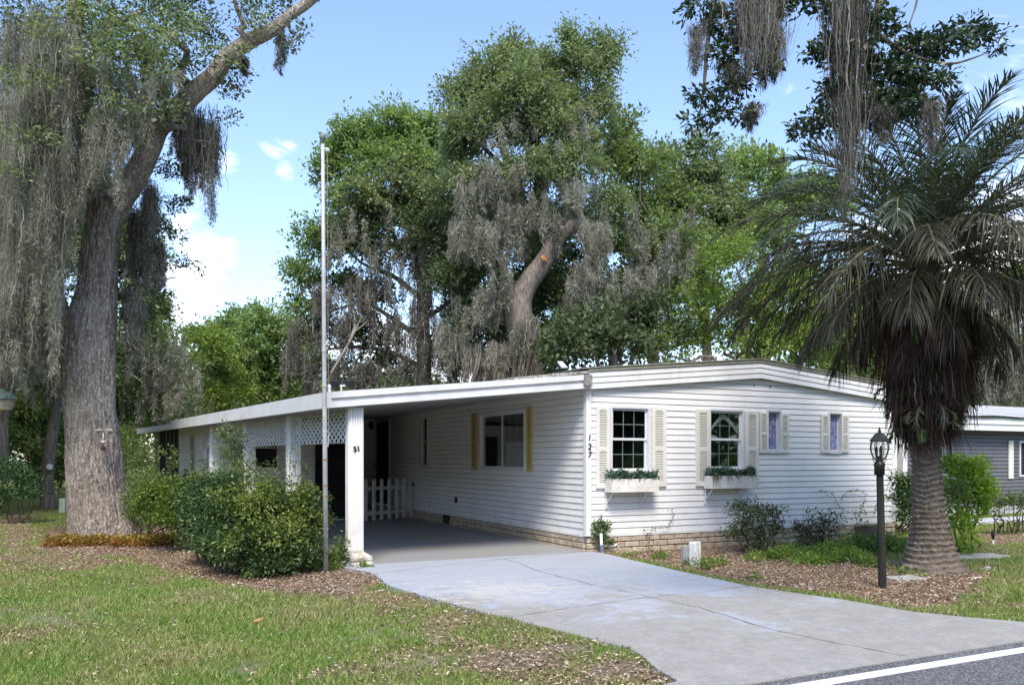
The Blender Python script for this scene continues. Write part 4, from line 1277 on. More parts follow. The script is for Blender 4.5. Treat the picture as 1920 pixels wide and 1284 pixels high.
# picket gate
pa, pb = G(686, 979.5, 0), G(771, 971.5, 0)
pk = thing("picket_fence", "low white picket gate closing the rear of the carport", "fence", (pa+pb)/2)
dv = (pb-pa); Lp = np.linalg.norm(dv); dv /= Lp; m_pk = M("white_picket_paint", (.70,.71,.72), (.62,.62,.62), .5, 4)
ang = math.atan2(dv[1], dv[0])
stepp = Lp/6.0
for k in range(-1, 7):
    c_ = pa+dv*stepp*k; mb = MB(); hh = 1.0
    n_ = np.array([-dv[1], dv[0], 0])*.01
    w2 = .05
    out_ = [(-w2, .04), (w2, .04), (w2, hh-.03), (w2*.6, hh), (-w2*.6, hh), (-w2, hh-.03)]
    f_ = [tuple(c_+dv*a+np.array([0, 0, z])+n_*-1) for a, z in out_]; bk = [tuple(c_+dv*a+np.array([0, 0, z])+n_) for a, z in out_]
    mb.add(f_+bk, [tuple(range(6)), tuple(reversed(range(6, 12)))]+[(i, i+6, (i+1) % 6+6, (i+1) % 6) for i in range(6)]); mb.build("picket", m_pk, pk)
for z in (.2, .78):
    mb = MB(); c_ = pa+dv*(Lp-stepp*1.2)/2; n_ = np.array([-dv[1], dv[0], 0])*.03; mb.obox(c_[0]+n_[0], c_[1]+n_[1], z, Lp+stepp*1.2, .03, .075, ang); mb.build("rail", m_pk, pk)

# flower boxes
m_boxw = M("white_planter", (.76,.76,.75), (.62,.58,.52), .6, 6, 0)
lm_pl = LM("planter_green", (.025,.06,.025), (.05,.10,.05), (.30,.42,.36), .2, 6)
lm_blue = LM("planter_blue_leaf", (.10,.17,.14), (.16,.25,.22), (.40,.5,.5), .2, 5)
m_vine = M("dry_vine", (.16,.12,.07), (.09,.07,.04), .9, 9)
for i, (xr, yt, yb, lab) in enumerate((((1148, 1236), 898, 923, "white flower box of dark spiky greenery under the window by the corner"), ((1336, 1420), 892, 916, "white flower box with dry trailing stems under the window with the white curtain"))):
    a = onY(xr[0], yt, -.27); bq = onY(xr[1], yt, -.27); c_ = onY(xr[0], yb, -.27)
    x0, x1, z0, z1 = a[0], bq[0], c_[2], (a[2])
    fbx = thing("flower_box", lab, "flower box", ((x0+x1)/2, -.16, z0), "flower boxes under the front windows")
    mb = MB(); mb.box((x0, -.27, z0), (x1, -.252, z1)); mb.box((x0, -.252, z0), (x0+.015, -.05, z1)); mb.box((x1-.015, -.252, z0), (x1, -.05, z1)); mb.box((x0+.015, -.252, z0+.005), (x1-.015, -.05, z0+.02)); mb.box((x0+.015, -.065, z0+.02), (x1-.015, -.05, z1-.0)); mb.box((x0+.3*(x1-x0), -.276, z0+.004), (x0+.3*(x1-x0)+.012, -.27, z1-.004))
    mb.build("box", m_boxw, fbx)
    mb = MB(); mb.box((x0+.015, -.25, z1-.04), (x1-.015, -.066, z1-.03)); mb.build("soil", m_mortar, fbx)
    for xx in (x0+.04, x1-.2):
        mb = MB(); mb.box((xx-.012, -.05, z0-.26), (xx+.012, -.03, z0+.05)); mb.hexa([(xx-.01, -.24, z0-.012), (xx+.01, -.24, z0-.012), (xx+.01, -.24, z0), (xx-.01, -.24, z0)], [(xx-.01, -.05, z0-.2), (xx+.01, -.05, z0-.2), (xx+.01, -.05, z0-.18), (xx-.01, -.05, z0-.18)]); mb.build("bracket", m_frame, fbx)
    rg = np.random.default_rng(60+i)
    for nm, mt, n, hh in (("foliage", lm_pl, 1500, .2), ("pale_foliage", lm_blue, 350, .17)):
        C = np.stack([rg.uniform(x0+.01, x1-.01, n), rg.uniform(-.27, -.07, n), np.full(n, z1-.03)], -1)
        C[:, 2] += rg.random(n)**1.2*hh*(.25+.95*vnoise(C[:, 0]*9+i*3, C[:, 0]*0, 0, 80+i, 2)**1.3)
        if nm == "pale_foliage": C[:, 0] = np.where(rg.random(n) < .5, x0+rg.random(n)*.25 if i == 0 else x0+.15+rg.random(n)*.3, C[:, 0])
        D = rg.normal(size=(n, 3))*.6+np.array([0, -.1, .7]); V, F = leaves(C, D, rg.normal(size=(n, 3)), rg.uniform(.04, .1, n), rg.uniform(.008, .018, n)*(1.3 if nm == "foliage" else 1.6), .1)
        arr(nm, V, F, mt, fbx)
    if i == 0: continue
    A_ = np.stack([rg.uniform(x0, x1, 24), np.full(24, -.285), np.full(24, z1+.01)], -1)
    if i == 1:
        A_[:14, 0] = x0+rg.random(14)*.1
    V, F = strands(A_, rg.uniform(.04, .24, 24), 6, .006, .04, 70+i, 4, .2, .01); arr("trailing_stems", V, F, m_vine, fbx)

# tree face comes with the oak below; utility boxes, stones, lights
q = G(118, 961); s_ = FPX*(CAMZ-GZ)/(961-HOR); mb = MB(); mb.obox(q[0], q[1], GZ+.2, 11/FPX*s_, .12, 27/FPX*s_*1.0, -YAW, .01)
for k in range(3): mb.obox(q[0]-.062*SY, q[1]-.064, GZ+.12+k*.08, .06, .01, .012, -YAW)
o = mb.build("utility_pedestal", M("pale_green_plastic", (.42,.47,.42), (.34,.38,.34), .6), None, q); tag(o, "pale green utility pedestal on the lawn left of the big oak", "utility box")
q = G(1862, 1022); gl_ = thing("garden_light", "small black path light with a pale foot on the lawn by the bright shrub", "garden light", q)
mb = MB(); mb.tube([q, q+np.array([0, 0, .1])], .018, 8); mb.build("stake", m_white, gl_)
mb = MB(); mb.tube([q+np.array([0, 0, .1]), q+np.array([0, 0, .2]), q+np.array([0, 0, .26])], [.02, .035, .015], 8); mb.build("lamp_head", m_dark, gl_)
m_pav = M("concrete_paver", (.42,.41,.38), (.28,.27,.25), .85, 8, 50, .4, .005)
for (px, py, lx_, ly_, lab) in ((1805, 1046, .7, .3, "longer grey concrete paver in the grass behind the palm"), (1858, 1044, .42, .34, "tilted grey concrete paver at the end of the stones behind the palm"), (1695, 1087, .45, .3, "worn grey paver half covered by mulch beside the lamp post")):
    q = G(px, py); mb = MB(); mb.obox(q[0], q[1], GZ+.015, lx_, ly_, .05, -.25, .01, .006); o = mb.build("paver", m_pav, None, q); tag(o, lab, "paver", "stone pavers in the lawn and bed")
q = G(1852, 1069); mb = MB(); mb.obox(q[0], q[1], GZ+.03, .12, .07, .05, .4, .015, .008); mb.obox(q[0]-.1, q[1]+.02, GZ+.025, .14, .03, .03, .9, .008, .006)
o = mb.build("broken_stone", M("mixed_stone", (.55,.54,.52), (.08,.08,.08), .8, 9), None, q); tag(o, "broken pale and black stone lying on the lawn right of the palm", "stone")
q = G(1832, 1088); mb = MB(); mb.tube([q+np.array([-.12, 0, .02]), q+np.array([0, .02, .03]), q+np.array([.13, .03, .03])], [.012, .014, .01], 7)
o = mb.build("fallen_stick", M("bleached_wood", (.6,.57,.5), None, .8), None, q); tag(o, "bleached white stick lying in the grass right of the palm", "stick")
q = G(484, 1170); mb = MB(); mb.hexa([q+np.array([-.05, 0, .03]), q+np.array([0, -.025, .035]), q+np.array([.06, 0, .06]), q+np.array([0, .025, .05])], [q+np.array([-.05, 0, .027]), q+np.array([0, -.025, .032]), q+np.array([.06, 0, .057]), q+np.array([0, .025, .047])])
o = mb.build("fallen_leaf", M("tan_leaf", (.45,.25,.1), (.3,.15,.07), .8), None, q); tag(o, "large curled tan leaf lying alone on the front lawn", "leaf")

# birdhouse-like lantern at the left edge
q = P(4, 758, 15.5); bh = thing("bird_feeder", "round cream bird feeder with a green roof hanging at the left edge", "bird feeder", q)
mb = MB(); mb.lathe(q, [(.26, .10), (.24, .13), (.15, .22), (.05, .27), (.01, .29)], 14); mb.build("roof", M("green_metal", (.04,.10,.08), (.2,.24,.2), .5, 14), bh)
mb = MB(); mb.lathe(q, [(.05, -.12), (.15, -.10), (.19, 0), (.19, .10), (.1, .12)], 14); mb.build("feeder_body", M("feeder_cream", (.45,.40,.3), (.3,.26,.18), .6), bh)
mb = MB(); mb.tube([q+np.array([0, 0, .28]), q+np.array([0, 0, 1.6])], .006, 5); mb.build("hanger", m_dark, bh)

# ================================================================== NEIGHBOUR
nb = thing("neighbour_house", "grey sided single storey house with white fascia at the right edge", "house", (15, 6, GZ))
YN = 3.2; q0 = onY(1700, 860, YN); x0 = 11.0; x1 = 26.0
zt_ = onY(1850, 808, YN)[2]; zf = onY(1850, 783, YN-.3)[2]; zr = onY(1850, 771, YN)[2]
m_grey = M("grey_vinyl", (.135,.138,.148), (.11,.113,.122), .5, 1.5)
ws0 = onY(1912, 830, YN); ws1z = onY(1912, 890, YN)[2]
siding("wall", x1-x0, lambda s: zt_+.05, [(ws0[0]-x0, ws0[0]-x0+1.0, ws1z, ws0[2])], lambda s, o, z: (x0+s, YN-o, z), nb, m_grey, zlo=.2, lip=.02)
mb = MB(); mb.box((x0, YN, -.2), (x1, YN+.1, .2)); mb.build("foundation", M("nb_foundation", (.5,.5,.52), None, .8), nb)
mb = MB(); zz = zt_; mb.box((x0-.3, YN-.36, zz), (x1, YN-.3, zz+(zf-zz)*.5)); mb.box((x0-.3, YN-.39, zz+(zf-zz)*.5), (x1, YN-.3, zf)); mb.box((x0-.3, YN-.3, zz+.01), (x1, YN, zz+.03)); mb.build("fascia", m_white, nb)
mb = MB(); xsn = np.linspace(x0-.3, x1, 60)
for a, bq in zip(xsn[:-1], xsn[1:]):
    s_ = .015*math.sin(a*3); mb.hexa([(a, YN-.42, zf+.035+s_), (bq, YN-.42, zf+.035+s_), (bq, YN+4, zf+.75), (a, YN+4, zf+.75)], [(a, YN-.42, zf-.0), (bq, YN-.42, zf-.0), (bq, YN+4, zf+.7), (a, YN+4, zf+.7)])
mb.build("roof", M("pale_shingle", (.5,.5,.5), (.36,.36,.36), .9, 30, 30, .3, .01), nb)
mb = MB(); 
for a, bq in zip(xsn[:-1], xsn[1:]):
    mb.box((a, YN-.44, zf-.0+.01*math.sin(a*4)), (bq, YN-.421, zf+.04+.015*math.sin(a*2.3)))
mb.build("roof_edge", m_dark, nb)
xx = onY(1889, 830, YN)[0]; mb = MB(); z0_, z1_ = onY(1889, 897, YN)[2], onY(1889, 826, YN)[2]; mb.box((xx, YN-.05, z0_), (xx+.2, YN-.02, z1_)); mb.box((xx+.04, YN-.055, z0_+.08), (xx+.16, YN-.05, (z0_+z1_)/2-.04)); mb.box((xx+.04, YN-.055, (z0_+z1_)/2+.04), (xx+.16, YN-.05, z1_-.08)); mb.build("shutter", m_cream, nb)
mb = MB(); a = ws0[0]; mb.box((a-.05, YN-.04, ws1z-.05), (a, YN+.02, ws0[2]+.05)); mb.box((a, YN-.04, ws1z-.05), (a+1.0, YN+.02, ws1z)); mb.box((a, YN-.04, ws0[2]), (a+1.0, YN+.02, ws0[2]+.05)); mb.box((a+1, YN-.04, ws1z-.05), (a+1.05, YN+.02, ws0[2]+.05)); wf = mb.build("window", m_frame, nb)
mb = MB(); mb.box((a, YN-.0, ws1z), (a+1, YN+.02, ws0[2])); mb.build("pane", m_inner, wf)
mb = MB(); mb.box((x0, YN+.12, 0), (x1, YN+8, zt_)); mb.build("rear_body", m_grey, nb)
# ================================================================== VEGETATION
m_bark, t, b = nodes("oak_bark")
f1_ = noise(t, 6, 8, .75, mscale=(3.4, 3.4, .5)); f2_ = noise(t, 19, 7, .8, mscale=(1.6, 1.6, .8)); f3_ = noise(t, 1.3, 4, .6)
c = ramp(t, f1_, [(.32, (.08,.064,.05)), (.48, (.25,.21,.18)), (.68, (.46,.42,.38))])
c = mixc(t, ramp(t, f2_, [(.54, 0.), (.60, .95)]), c, (.66,.65,.61))
c = mixc(t, 1.0, c, ramp(t, f3_, [(.3, (.7,.68,.62)), (.7, (1.15,1.12,1.1))]), 'MULTIPLY')
t.links.new(c, b.inputs['Base Color']); b.inputs['Roughness'].default_value = .95; b.inputs['Specular IOR Level'].default_value = .1
bump(t, b, f1_, 1.0, .05)
m_bark2 = M("grey_bark", (.26,.22,.19), (.11,.09,.075), .95, 6, 14, .8, .03, .1, 0, (3, 3, .6))
m_twig = M("dark_twig", (.10,.08,.06), (.05,.04,.03), .95, 6)
m_moss = LM("spanish_moss", (.195,.188,.16), (.32,.31,.27), (.44,.43,.38), .38, 1.2, .95, .05)
m_moss2 = LM("dark_spanish_moss", (.115,.11,.096), (.2,.19,.168), (.32,.305,.27), .15, 1.2, .95, .05)
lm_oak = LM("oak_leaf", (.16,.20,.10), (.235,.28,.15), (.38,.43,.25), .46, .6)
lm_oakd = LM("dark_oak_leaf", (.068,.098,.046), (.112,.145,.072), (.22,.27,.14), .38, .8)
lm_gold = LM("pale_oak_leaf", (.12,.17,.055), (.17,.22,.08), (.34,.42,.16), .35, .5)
lm_light = LM("light_leaf", (.17,.245,.085), (.25,.33,.125), (.38,.46,.2), .48, .4)
lm_mid = LM("mid_green_leaf", (.13,.18,.07), (.20,.255,.10), (.32,.39,.16), .45, .5)
lm_yel = LM("yellow_green_leaf", (.16,.225,.05), (.235,.305,.075), (.38,.46,.13), .48, .9)
lm_bluegreen = LM("blue_green_leaf", (.04,.09,.04), (.07,.14,.055), (.12,.2,.08), .3, .6)


def B(px, py, rx, ry, d, dr=None):
    s = d/FPX
    return (P(px, py, d), (rx*s, (dr if dr else .8*(rx+ry)/2*s), ry*s))


def add_crown(root, name, blobs, leaf, mt, seed, **kw):
    V, F = crown(blobs, leaf, seed, **kw)
    return arr(name, V, F, mt, root)


def moss_field(root, spots, d, seed, w=.03, n=22, jit=1.2, mt=None, name="spanish_moss", conv=.75, seg=6, wig=.035, lean=(0, 0, 0)):
    """spots: (px, py, spread_px, count, length_m)"""
    rg = np.random.default_rng(seed); A = []; L = []; S = []
    for px, py, sx, sy, cnt, ln in spots:
        for _ in range(cnt):
            A.append(P(px+rg.uniform(-sx, sx), py+rg.uniform(-sy, sy), d+rg.uniform(-jit, jit))); L.append(ln*rg.uniform(.45, 1.15)); S.append(rg.uniform(.03, .10)*(ln**.5))
    if name == "spanish_moss" and d > 9:
        V, F = strands(A, np.array(L)*1.05, int(n*.32), w*.6, S, seed+1, seg, conv, wig*1.3, lean)
        V2, F2 = slivers(A, L, int(n*8*max(1, np.mean(L)/1.3)), .085 if d < 20 else .17, S, seed+2)
        V = np.concatenate([V, V2]); F = np.concatenate([F, F2+len(V)-len(V2)])
    else:
        V, F = strands(A, L, n, w, S, seed+1, seg, conv, wig, lean)
        V2, F2 = slivers(A, L, n*9, .03, np.array(S)*.8, seed+2)
        V = np.concatenate([V, V2]); F = np.concatenate([F, F2+len(V)-len(V2)])
    return arr(name, V, F, mt or m_moss, root)


def path(pix, d, rads, n=9, dd=None, mb=None):
    mb = mb or MB(); pts = [P(x, y, d+(dd[i] if dd else 0)) for i, (x, y) in enumerate(pix)]
    # smooth
    out_p = []; out_r = []
    for i in range(len(pts)-1):
        p0 = pts[max(i-1, 0)]; p1 = pts[i]; p2 = pts[i+1]; p3 = pts[min(i+2, len(pts)-1)]
        for k in range(5):
            u = k/5; out_p.append(.5*((2*p1)+(-p0+p2)*u+(2*p0-5*p1+4*p2-p3)*u*u+(-p0+3*p1-3*p2+p3)*u**3)); out_r.append(rads[i]+(rads[i+1]-rads[i])*u)
    out_p.append(pts[-1]); out_r.append(rads[-1]); mb.tube(out_p, out_r, n); return mb


# ------------------------------------------------------------------ the big oak at the left, bark displaced in the mesh
DO = FPX*(CAMZ-GZ)/(1000-HOR)
ob = G(187, 1000)
oak = thing("oak_tree", "massive old oak with a carved face on its trunk and curtains of grey moss", "tree", ob)
def bark_tube(name, pix, rpx, d, parent, m, nseg=220, nang=110, amp=.035, flare=None, seed=1):
    ctrl = np.array([P(x, y, d) for x, y in pix]); rr = np.array(rpx)*d/FPX
    tt = np.linspace(0, len(ctrl)-1, nseg)
    def cr(arr_, u):
        i = np.clip(np.floor(u).astype(int), 0, len(arr_)-2); f = (u-i)
        g_ = lambda k: arr_[np.clip(i+k, 0, len(arr_)-1)]
        f = f[:, None] if arr_.ndim > 1 else f
        return .5*((2*g_(0))+(-g_(-1)+g_(1))*f+(2*g_(-1)-5*g_(0)+4*g_(1)-g_(2))*f*f+(-g_(-1)+3*g_(0)-3*g_(1)+g_(2))*f**3)
    C = cr(ctrl, tt); Rr = cr(rr, tt)
    T = unit(np.gradient(C, axis=0)); ref = np.array([CY, -SY, 0.0])
    A = unit(ref - T*(T@ref)[:, None]); Bv = np.cross(T, A)
    th_ = np.linspace(0, 2*PI, nang, endpoint=False)
    s = np.concatenate([[0], np.cumsum(np.linalg.norm(np.diff(C, axis=0), axis=1))])
    S, TH = np.meshgrid(s, th_, indexing='ij')
    Rm = Rr[:, None]
    cx, sx_ = np.cos(TH), np.sin(TH)
    ridge = 1-np.abs(2*vnoise(cx*Rm*14+seed, sx_*Rm*14, S*2.2, seed, 3)-1)
    lump = vnoise(cx*1.5+seed, sx_*1.5, S*.9, seed+7, 2)-.5
    fine_ = vnoise(cx*Rm*45, sx_*Rm*45, S*16, seed+3, 2)-.5
    rad = Rm*(1+.16*lump) + amp*(ridge-.75) + amp*.5*fine_
    if flare: rad = rad + flare*np.exp(-S/.35)*(.5+.6*np.cos(TH*5+1.3)+.3*np.cos(TH*3))
    V = C[:, None, :] + A[:, None, :]*(rad*cx)[..., None] + Bv[:, None, :]*(rad*sx_)[..., None]
    i = np.arange(nseg-1)[:, None]*nang; j = np.arange(nang)[None, :]; j2 = (np.arange(nang)+1)[None, :] % nang
    F = np.stack([i+j, i+j2, i+nang+j2, i+nang+j], -1).reshape(-1, 4)
    return arr(name, V.reshape(-1, 3), F, m, parent, smooth=True)
bark_tube("trunk", [(191,1010),(186,960),(178,880),(169,780),(167,700),(170,620),(182,548),(186,498),(193,424),(200,380)], [55,52,48,44,45,43,34,31,31,28], DO, oak, m_bark, 420, 260, .06, .05, 3)
bark_tube("limb", [(196,430),(222,382),(259,322),(279,280),(299,239),(329,209),(369,170),(399,145),(424,110),(464,80),(513,55),(543,30),(580,3),(630,-40)], [24,23,21,20,18.5,18,17.5,16.5,15.5,14,11.5,10,9,8], DO, oak, m_bark, 220, 90, .03, None, 5)
bark_tube("limb", [(150,690),(128,640),(112,600),(95,540),(70,470),(50,390),(20,300),(-40,200)], [26,27,23,19,17,16,14,11], DO, oak, m_bark, 140, 70, .03, None, 8)
bark_tube("limb", [(190,410),(183,330),(165,240),(150,150),(140,60),(150,-60)], [25,22,19,17,15,12], DO, oak, m_bark, 140, 70, .03, None, 11)
mb = MB(); rg = random.Random(3)
for (a, bq, r0, r1) in [((300,240),(420,290),.09,.02), ((350,170),(330,60),.12,.03), ((410,130),(470,140),.05,.01), ((150,150),(30,40),.12,.03), ((150,150),(270,20),.14,.04), ((50,390),(-40,420),.08,.03),
                        ((165,240),(60,180),.1,.03), ((70,470),(20,520),.06,.02), ((222,560),(330,520),.05,.012), ((225,640),(262,655),.03,.006), ((225,690),(265,720),.022,.005), ((228,520),(300,430),.05,.015), ((460,85),(440,-10),.08,.03), ((520,45),(560,70),.03,.008)]:
    mb = MB(); limb(mb, P(*a, DO+rg.uniform(-.5, .5)), P(*bq, DO+rg.uniform(-1.5, 1.5)), r0, r1, .05, .25, rng=rg)
    mb.build("branch", m_bark2, oak, smooth=True)
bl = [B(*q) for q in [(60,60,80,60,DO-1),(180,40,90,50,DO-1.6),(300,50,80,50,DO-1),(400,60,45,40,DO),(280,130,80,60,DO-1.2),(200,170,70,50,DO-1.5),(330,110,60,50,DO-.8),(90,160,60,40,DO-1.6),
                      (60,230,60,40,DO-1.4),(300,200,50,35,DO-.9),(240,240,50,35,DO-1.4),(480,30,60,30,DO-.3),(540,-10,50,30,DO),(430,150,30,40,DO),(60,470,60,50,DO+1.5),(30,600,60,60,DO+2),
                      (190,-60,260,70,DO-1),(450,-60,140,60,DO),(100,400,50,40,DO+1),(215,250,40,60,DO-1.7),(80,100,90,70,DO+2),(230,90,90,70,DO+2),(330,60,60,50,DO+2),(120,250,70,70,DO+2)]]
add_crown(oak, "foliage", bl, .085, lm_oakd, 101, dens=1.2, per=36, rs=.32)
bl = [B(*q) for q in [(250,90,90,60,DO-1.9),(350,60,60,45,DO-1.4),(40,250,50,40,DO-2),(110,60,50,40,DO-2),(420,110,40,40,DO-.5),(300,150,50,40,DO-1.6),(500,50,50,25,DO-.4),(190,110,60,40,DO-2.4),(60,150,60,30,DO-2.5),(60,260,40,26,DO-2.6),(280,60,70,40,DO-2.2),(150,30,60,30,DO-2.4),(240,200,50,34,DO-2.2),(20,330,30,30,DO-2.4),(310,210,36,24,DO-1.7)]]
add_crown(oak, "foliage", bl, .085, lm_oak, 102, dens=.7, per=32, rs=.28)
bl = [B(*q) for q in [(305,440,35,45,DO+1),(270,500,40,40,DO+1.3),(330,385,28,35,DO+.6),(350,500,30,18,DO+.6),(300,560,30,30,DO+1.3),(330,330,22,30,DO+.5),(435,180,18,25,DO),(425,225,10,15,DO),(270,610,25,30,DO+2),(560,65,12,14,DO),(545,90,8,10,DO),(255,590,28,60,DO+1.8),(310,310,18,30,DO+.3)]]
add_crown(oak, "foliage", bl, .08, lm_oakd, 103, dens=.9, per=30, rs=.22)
moss_field(oak, [(60,60,80,60,44,2.0),(150,130,60,60,34,1.7),(50,200,60,60,44,2.4),(110,260,40,50,34,2.0),(35,320,45,60,40,2.4),(80,380,45,40,30,2.0),(50,470,50,60,30,2.0),(30,560,50,40,24,1.5),(240,130,50,40,16,1.1),(200,210,40,30,22,1.3),(165,300,20,30,12,1.0),
                 (85,540,25,20,14,1.2),(50,600,50,20,20,1.1),(30,640,40,15,12,.8),(270,200,30,30,12,.8),(330,150,30,20,8,.6),(215,340,12,15,8,.5)], DO-.9, 201, .014, 44, 1.3, seg=10, conv=.6)
moss_field(oak, [(60,120,80,60,20,1.6),(200,240,40,40,14,1.1),(85,300,50,60,22,1.8)], DO-1.7, 231, .013, 34, .6, seg=9)
moss_field(oak, [(375,215,28,28,24,1.7),(392,235,12,18,9,1.8),(340,230,16,24,10,1.2),(255,400,14,26,14,1.6),(285,350,18,22,12,1.3),(290,470,16,20,8,.9),(250,540,16,25,9,1.2),(240,620,10,16,6,1.2),(528,60,6,8,4,.8),(450,110,10,8,4,.4)], DO+.3, 202, .018, 46, .5, m_moss2, seg=9, conv=.6)
# carved face pieces
m_face = M("face_plaster", (.55,.52,.47), (.42,.39,.34), .7, 20)
m_facd = M("face_dark", (.03,.025,.02), (.07,.05,.04), .9, 20); m_lip = M("face_lip", (.28,.14,.12), (.2,.1,.09), .6, 20)
fc = thing("tree_face", "pale eyes, nose and mouth pieces fixed to the trunk of the big oak", "face ornament", P(194, 826, DO-.6))
s_ = (DO-.62)/FPX
def fpt(px, py, dp=0.0): return P(px, py, DO-.60-.03*0-dp)
def ell(mb, px, py, rx, ry, dep, rot=0, base=0.0, n=14, rings=5):
    vs = []; fs = []
    for i in range(rings+1):
        a = i/rings*PI/2
        for k in range(n):
            t_ = 2*PI*k/n; x = math.cos(t_)*rx*math.cos(a); y = math.sin(t_)*ry*math.cos(a)
            xx = x*math.cos(rot)-y*math.sin(rot); yy = x*math.sin(rot)+y*math.cos(rot)
            vs.append(fpt(px+xx, py+yy, base+dep*math.sin(a)))
    for i in range(rings):
        for k in range(n): fs.append((i*n+k, i*n+(k+1) % n, (i+1)*n+(k+1) % n, (i+1)*n+k))
    mb.add(vs, fs)
for ex in (184.5, 204.5):
    mb = MB(); ell(mb, ex, 810, 7, 4.6, .07, .1); e = mb.build("eye", m_face, fc, smooth=True)
    mb = MB(); ell(mb, ex+.3, 810.3, 4.6, 1.3, .03, .05, .06); mb.build("pupil", m_facd, e)
    mb = MB(); ell(mb, ex, 806, 8, 1.6, .05, -.1 if ex < 190 else .15, .04); mb.build("brow", m_face, e, smooth=True)
mb = MB(); ell(mb, 193.6, 821, 2.6, 10, .1, .02); ell(mb, 193.6, 829, 5, 4, .13); mb.build("nose", m_face, fc, smooth=True)
mb = MB(); ell(mb, 193.5, 836, 3, 2, .04, 0, .03); ell(mb, 193.5, 839, 5, 2.2, .03, 0, .09); mb.build("mouth_hollow", m_facd, fc, smooth=True)
mb = MB(); ell(mb, 193.5, 842, 7, 3, .10, 0, .0); ell(mb, 193.5, 837.5, 7, 1.6, .09, 0, 0); mb.build("lips", m_lip, fc, smooth=True)

# ------------------------------------------------------------------ central oak behind the house
DC = 28.0
co = thing("oak_tree", "tallest oak rising behind the roof with thick grey moss and bare pale limbs", "tree", G(985, 915))
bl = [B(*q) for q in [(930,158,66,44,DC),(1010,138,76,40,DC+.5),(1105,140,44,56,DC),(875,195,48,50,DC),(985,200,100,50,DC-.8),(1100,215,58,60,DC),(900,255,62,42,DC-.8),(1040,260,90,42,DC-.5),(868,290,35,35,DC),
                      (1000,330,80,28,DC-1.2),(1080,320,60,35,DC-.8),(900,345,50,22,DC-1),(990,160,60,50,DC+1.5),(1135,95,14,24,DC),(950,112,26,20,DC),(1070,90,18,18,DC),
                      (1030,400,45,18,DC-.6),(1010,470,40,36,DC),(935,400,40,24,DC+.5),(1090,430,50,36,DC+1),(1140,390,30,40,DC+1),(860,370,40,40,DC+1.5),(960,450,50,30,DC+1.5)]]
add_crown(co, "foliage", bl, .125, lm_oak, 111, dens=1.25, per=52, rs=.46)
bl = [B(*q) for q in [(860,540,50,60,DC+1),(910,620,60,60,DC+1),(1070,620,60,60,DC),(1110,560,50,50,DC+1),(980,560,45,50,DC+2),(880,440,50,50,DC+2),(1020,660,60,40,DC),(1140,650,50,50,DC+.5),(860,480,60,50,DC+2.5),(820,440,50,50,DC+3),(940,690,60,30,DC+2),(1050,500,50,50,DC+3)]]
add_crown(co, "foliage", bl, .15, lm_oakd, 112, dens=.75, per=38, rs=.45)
mb = MB(); S28 = DC/FPX
path([(990,740),(985,660),(972,585),(985,540),(1020,490),(1050,440),(1085,420)], DC-1.2, [.5,.48,.45,.36,.30,.27,.2], 12, mb=mb)
path([(972,590),(960,560),(945,510),(920,440),(893,405)], DC-1.4, [.2,.17,.14,.13,.1], 10, mb=mb)
path([(1060,640),(1075,570),(1092,530),(1110,470),(1080,400),(1060,345),(1050,300)], DC-.6, [.36,.33,.3,.24,.2,.16,.1], 10, mb=mb)
path([(985,540),(1000,440),(960,330),(930,240)], DC, [.25,.2,.16,.08], 8, mb=mb); path([(1060,345),(1100,250),(1120,160)], DC, [.16,.12,.06], 8, mb=mb)
path([(1000,440),(1010,330),(1000,200)], DC, [.2,.15,.06], 8, mb=mb); path([(960,330),(880,250)], DC, [.1,.05], 8, mb=mb)
mb.build("trunk", m_bark2, co, smooth=True)
mb = MB(); ell2 = P(1018, 486, DC-1.6); mb.tube([ell2, ell2+np.array([.05, -.06, .03])], [.12, .11], 12); o = mb.build("cut_limb_end", M("fresh_cut_wood", (.65,.28,.08), (.5,.2,.05), .8, 20), co); o['label'] = "orange sawn end of a cut limb"
moss_field(co, [(910,335,55,18,22,1.3),(975,370,50,20,20,1.4),(1060,400,35,20,13,1.2),(880,415,35,14,16,1.2),(950,440,45,16,12,1.1),(1115,430,26,24,16,1.5),(900,425,30,15,16,1.2),(1100,510,36,24,16,1.4),(940,530,36,30,12,1.5),(880,550,36,30,12,1.5),
                (985,600,22,16,14,1.8),(1180,520,46,30,22,1.5),(960,300,70,14,16,.8),(1080,345,36,14,12,.9),(850,600,30,26,10,1.4),(930,650,36,16,12,1.2)], DC-1.7, 211, .022, 22, .8, seg=8, wig=.05)
moss_field(co, [(920,250,40,30,6,.6),(1010,240,50,40,6,.6),(1090,230,40,40,6,.6)], DC-1.9, 261, .016, 12, .8, seg=6, wig=.05)
moss_field(co, [(985,610,14,20,16,2.8),(960,660,30,20,20,1.8),(900,655,40,16,20,1.6)], DC-1.7, 213, .035, 20, .4, M("bleached_twigs", (.22,.19,.16), (.13,.115,.095), .9, 9), "hanging_twigs", lean=(-.15, 0, 0), seg=7)

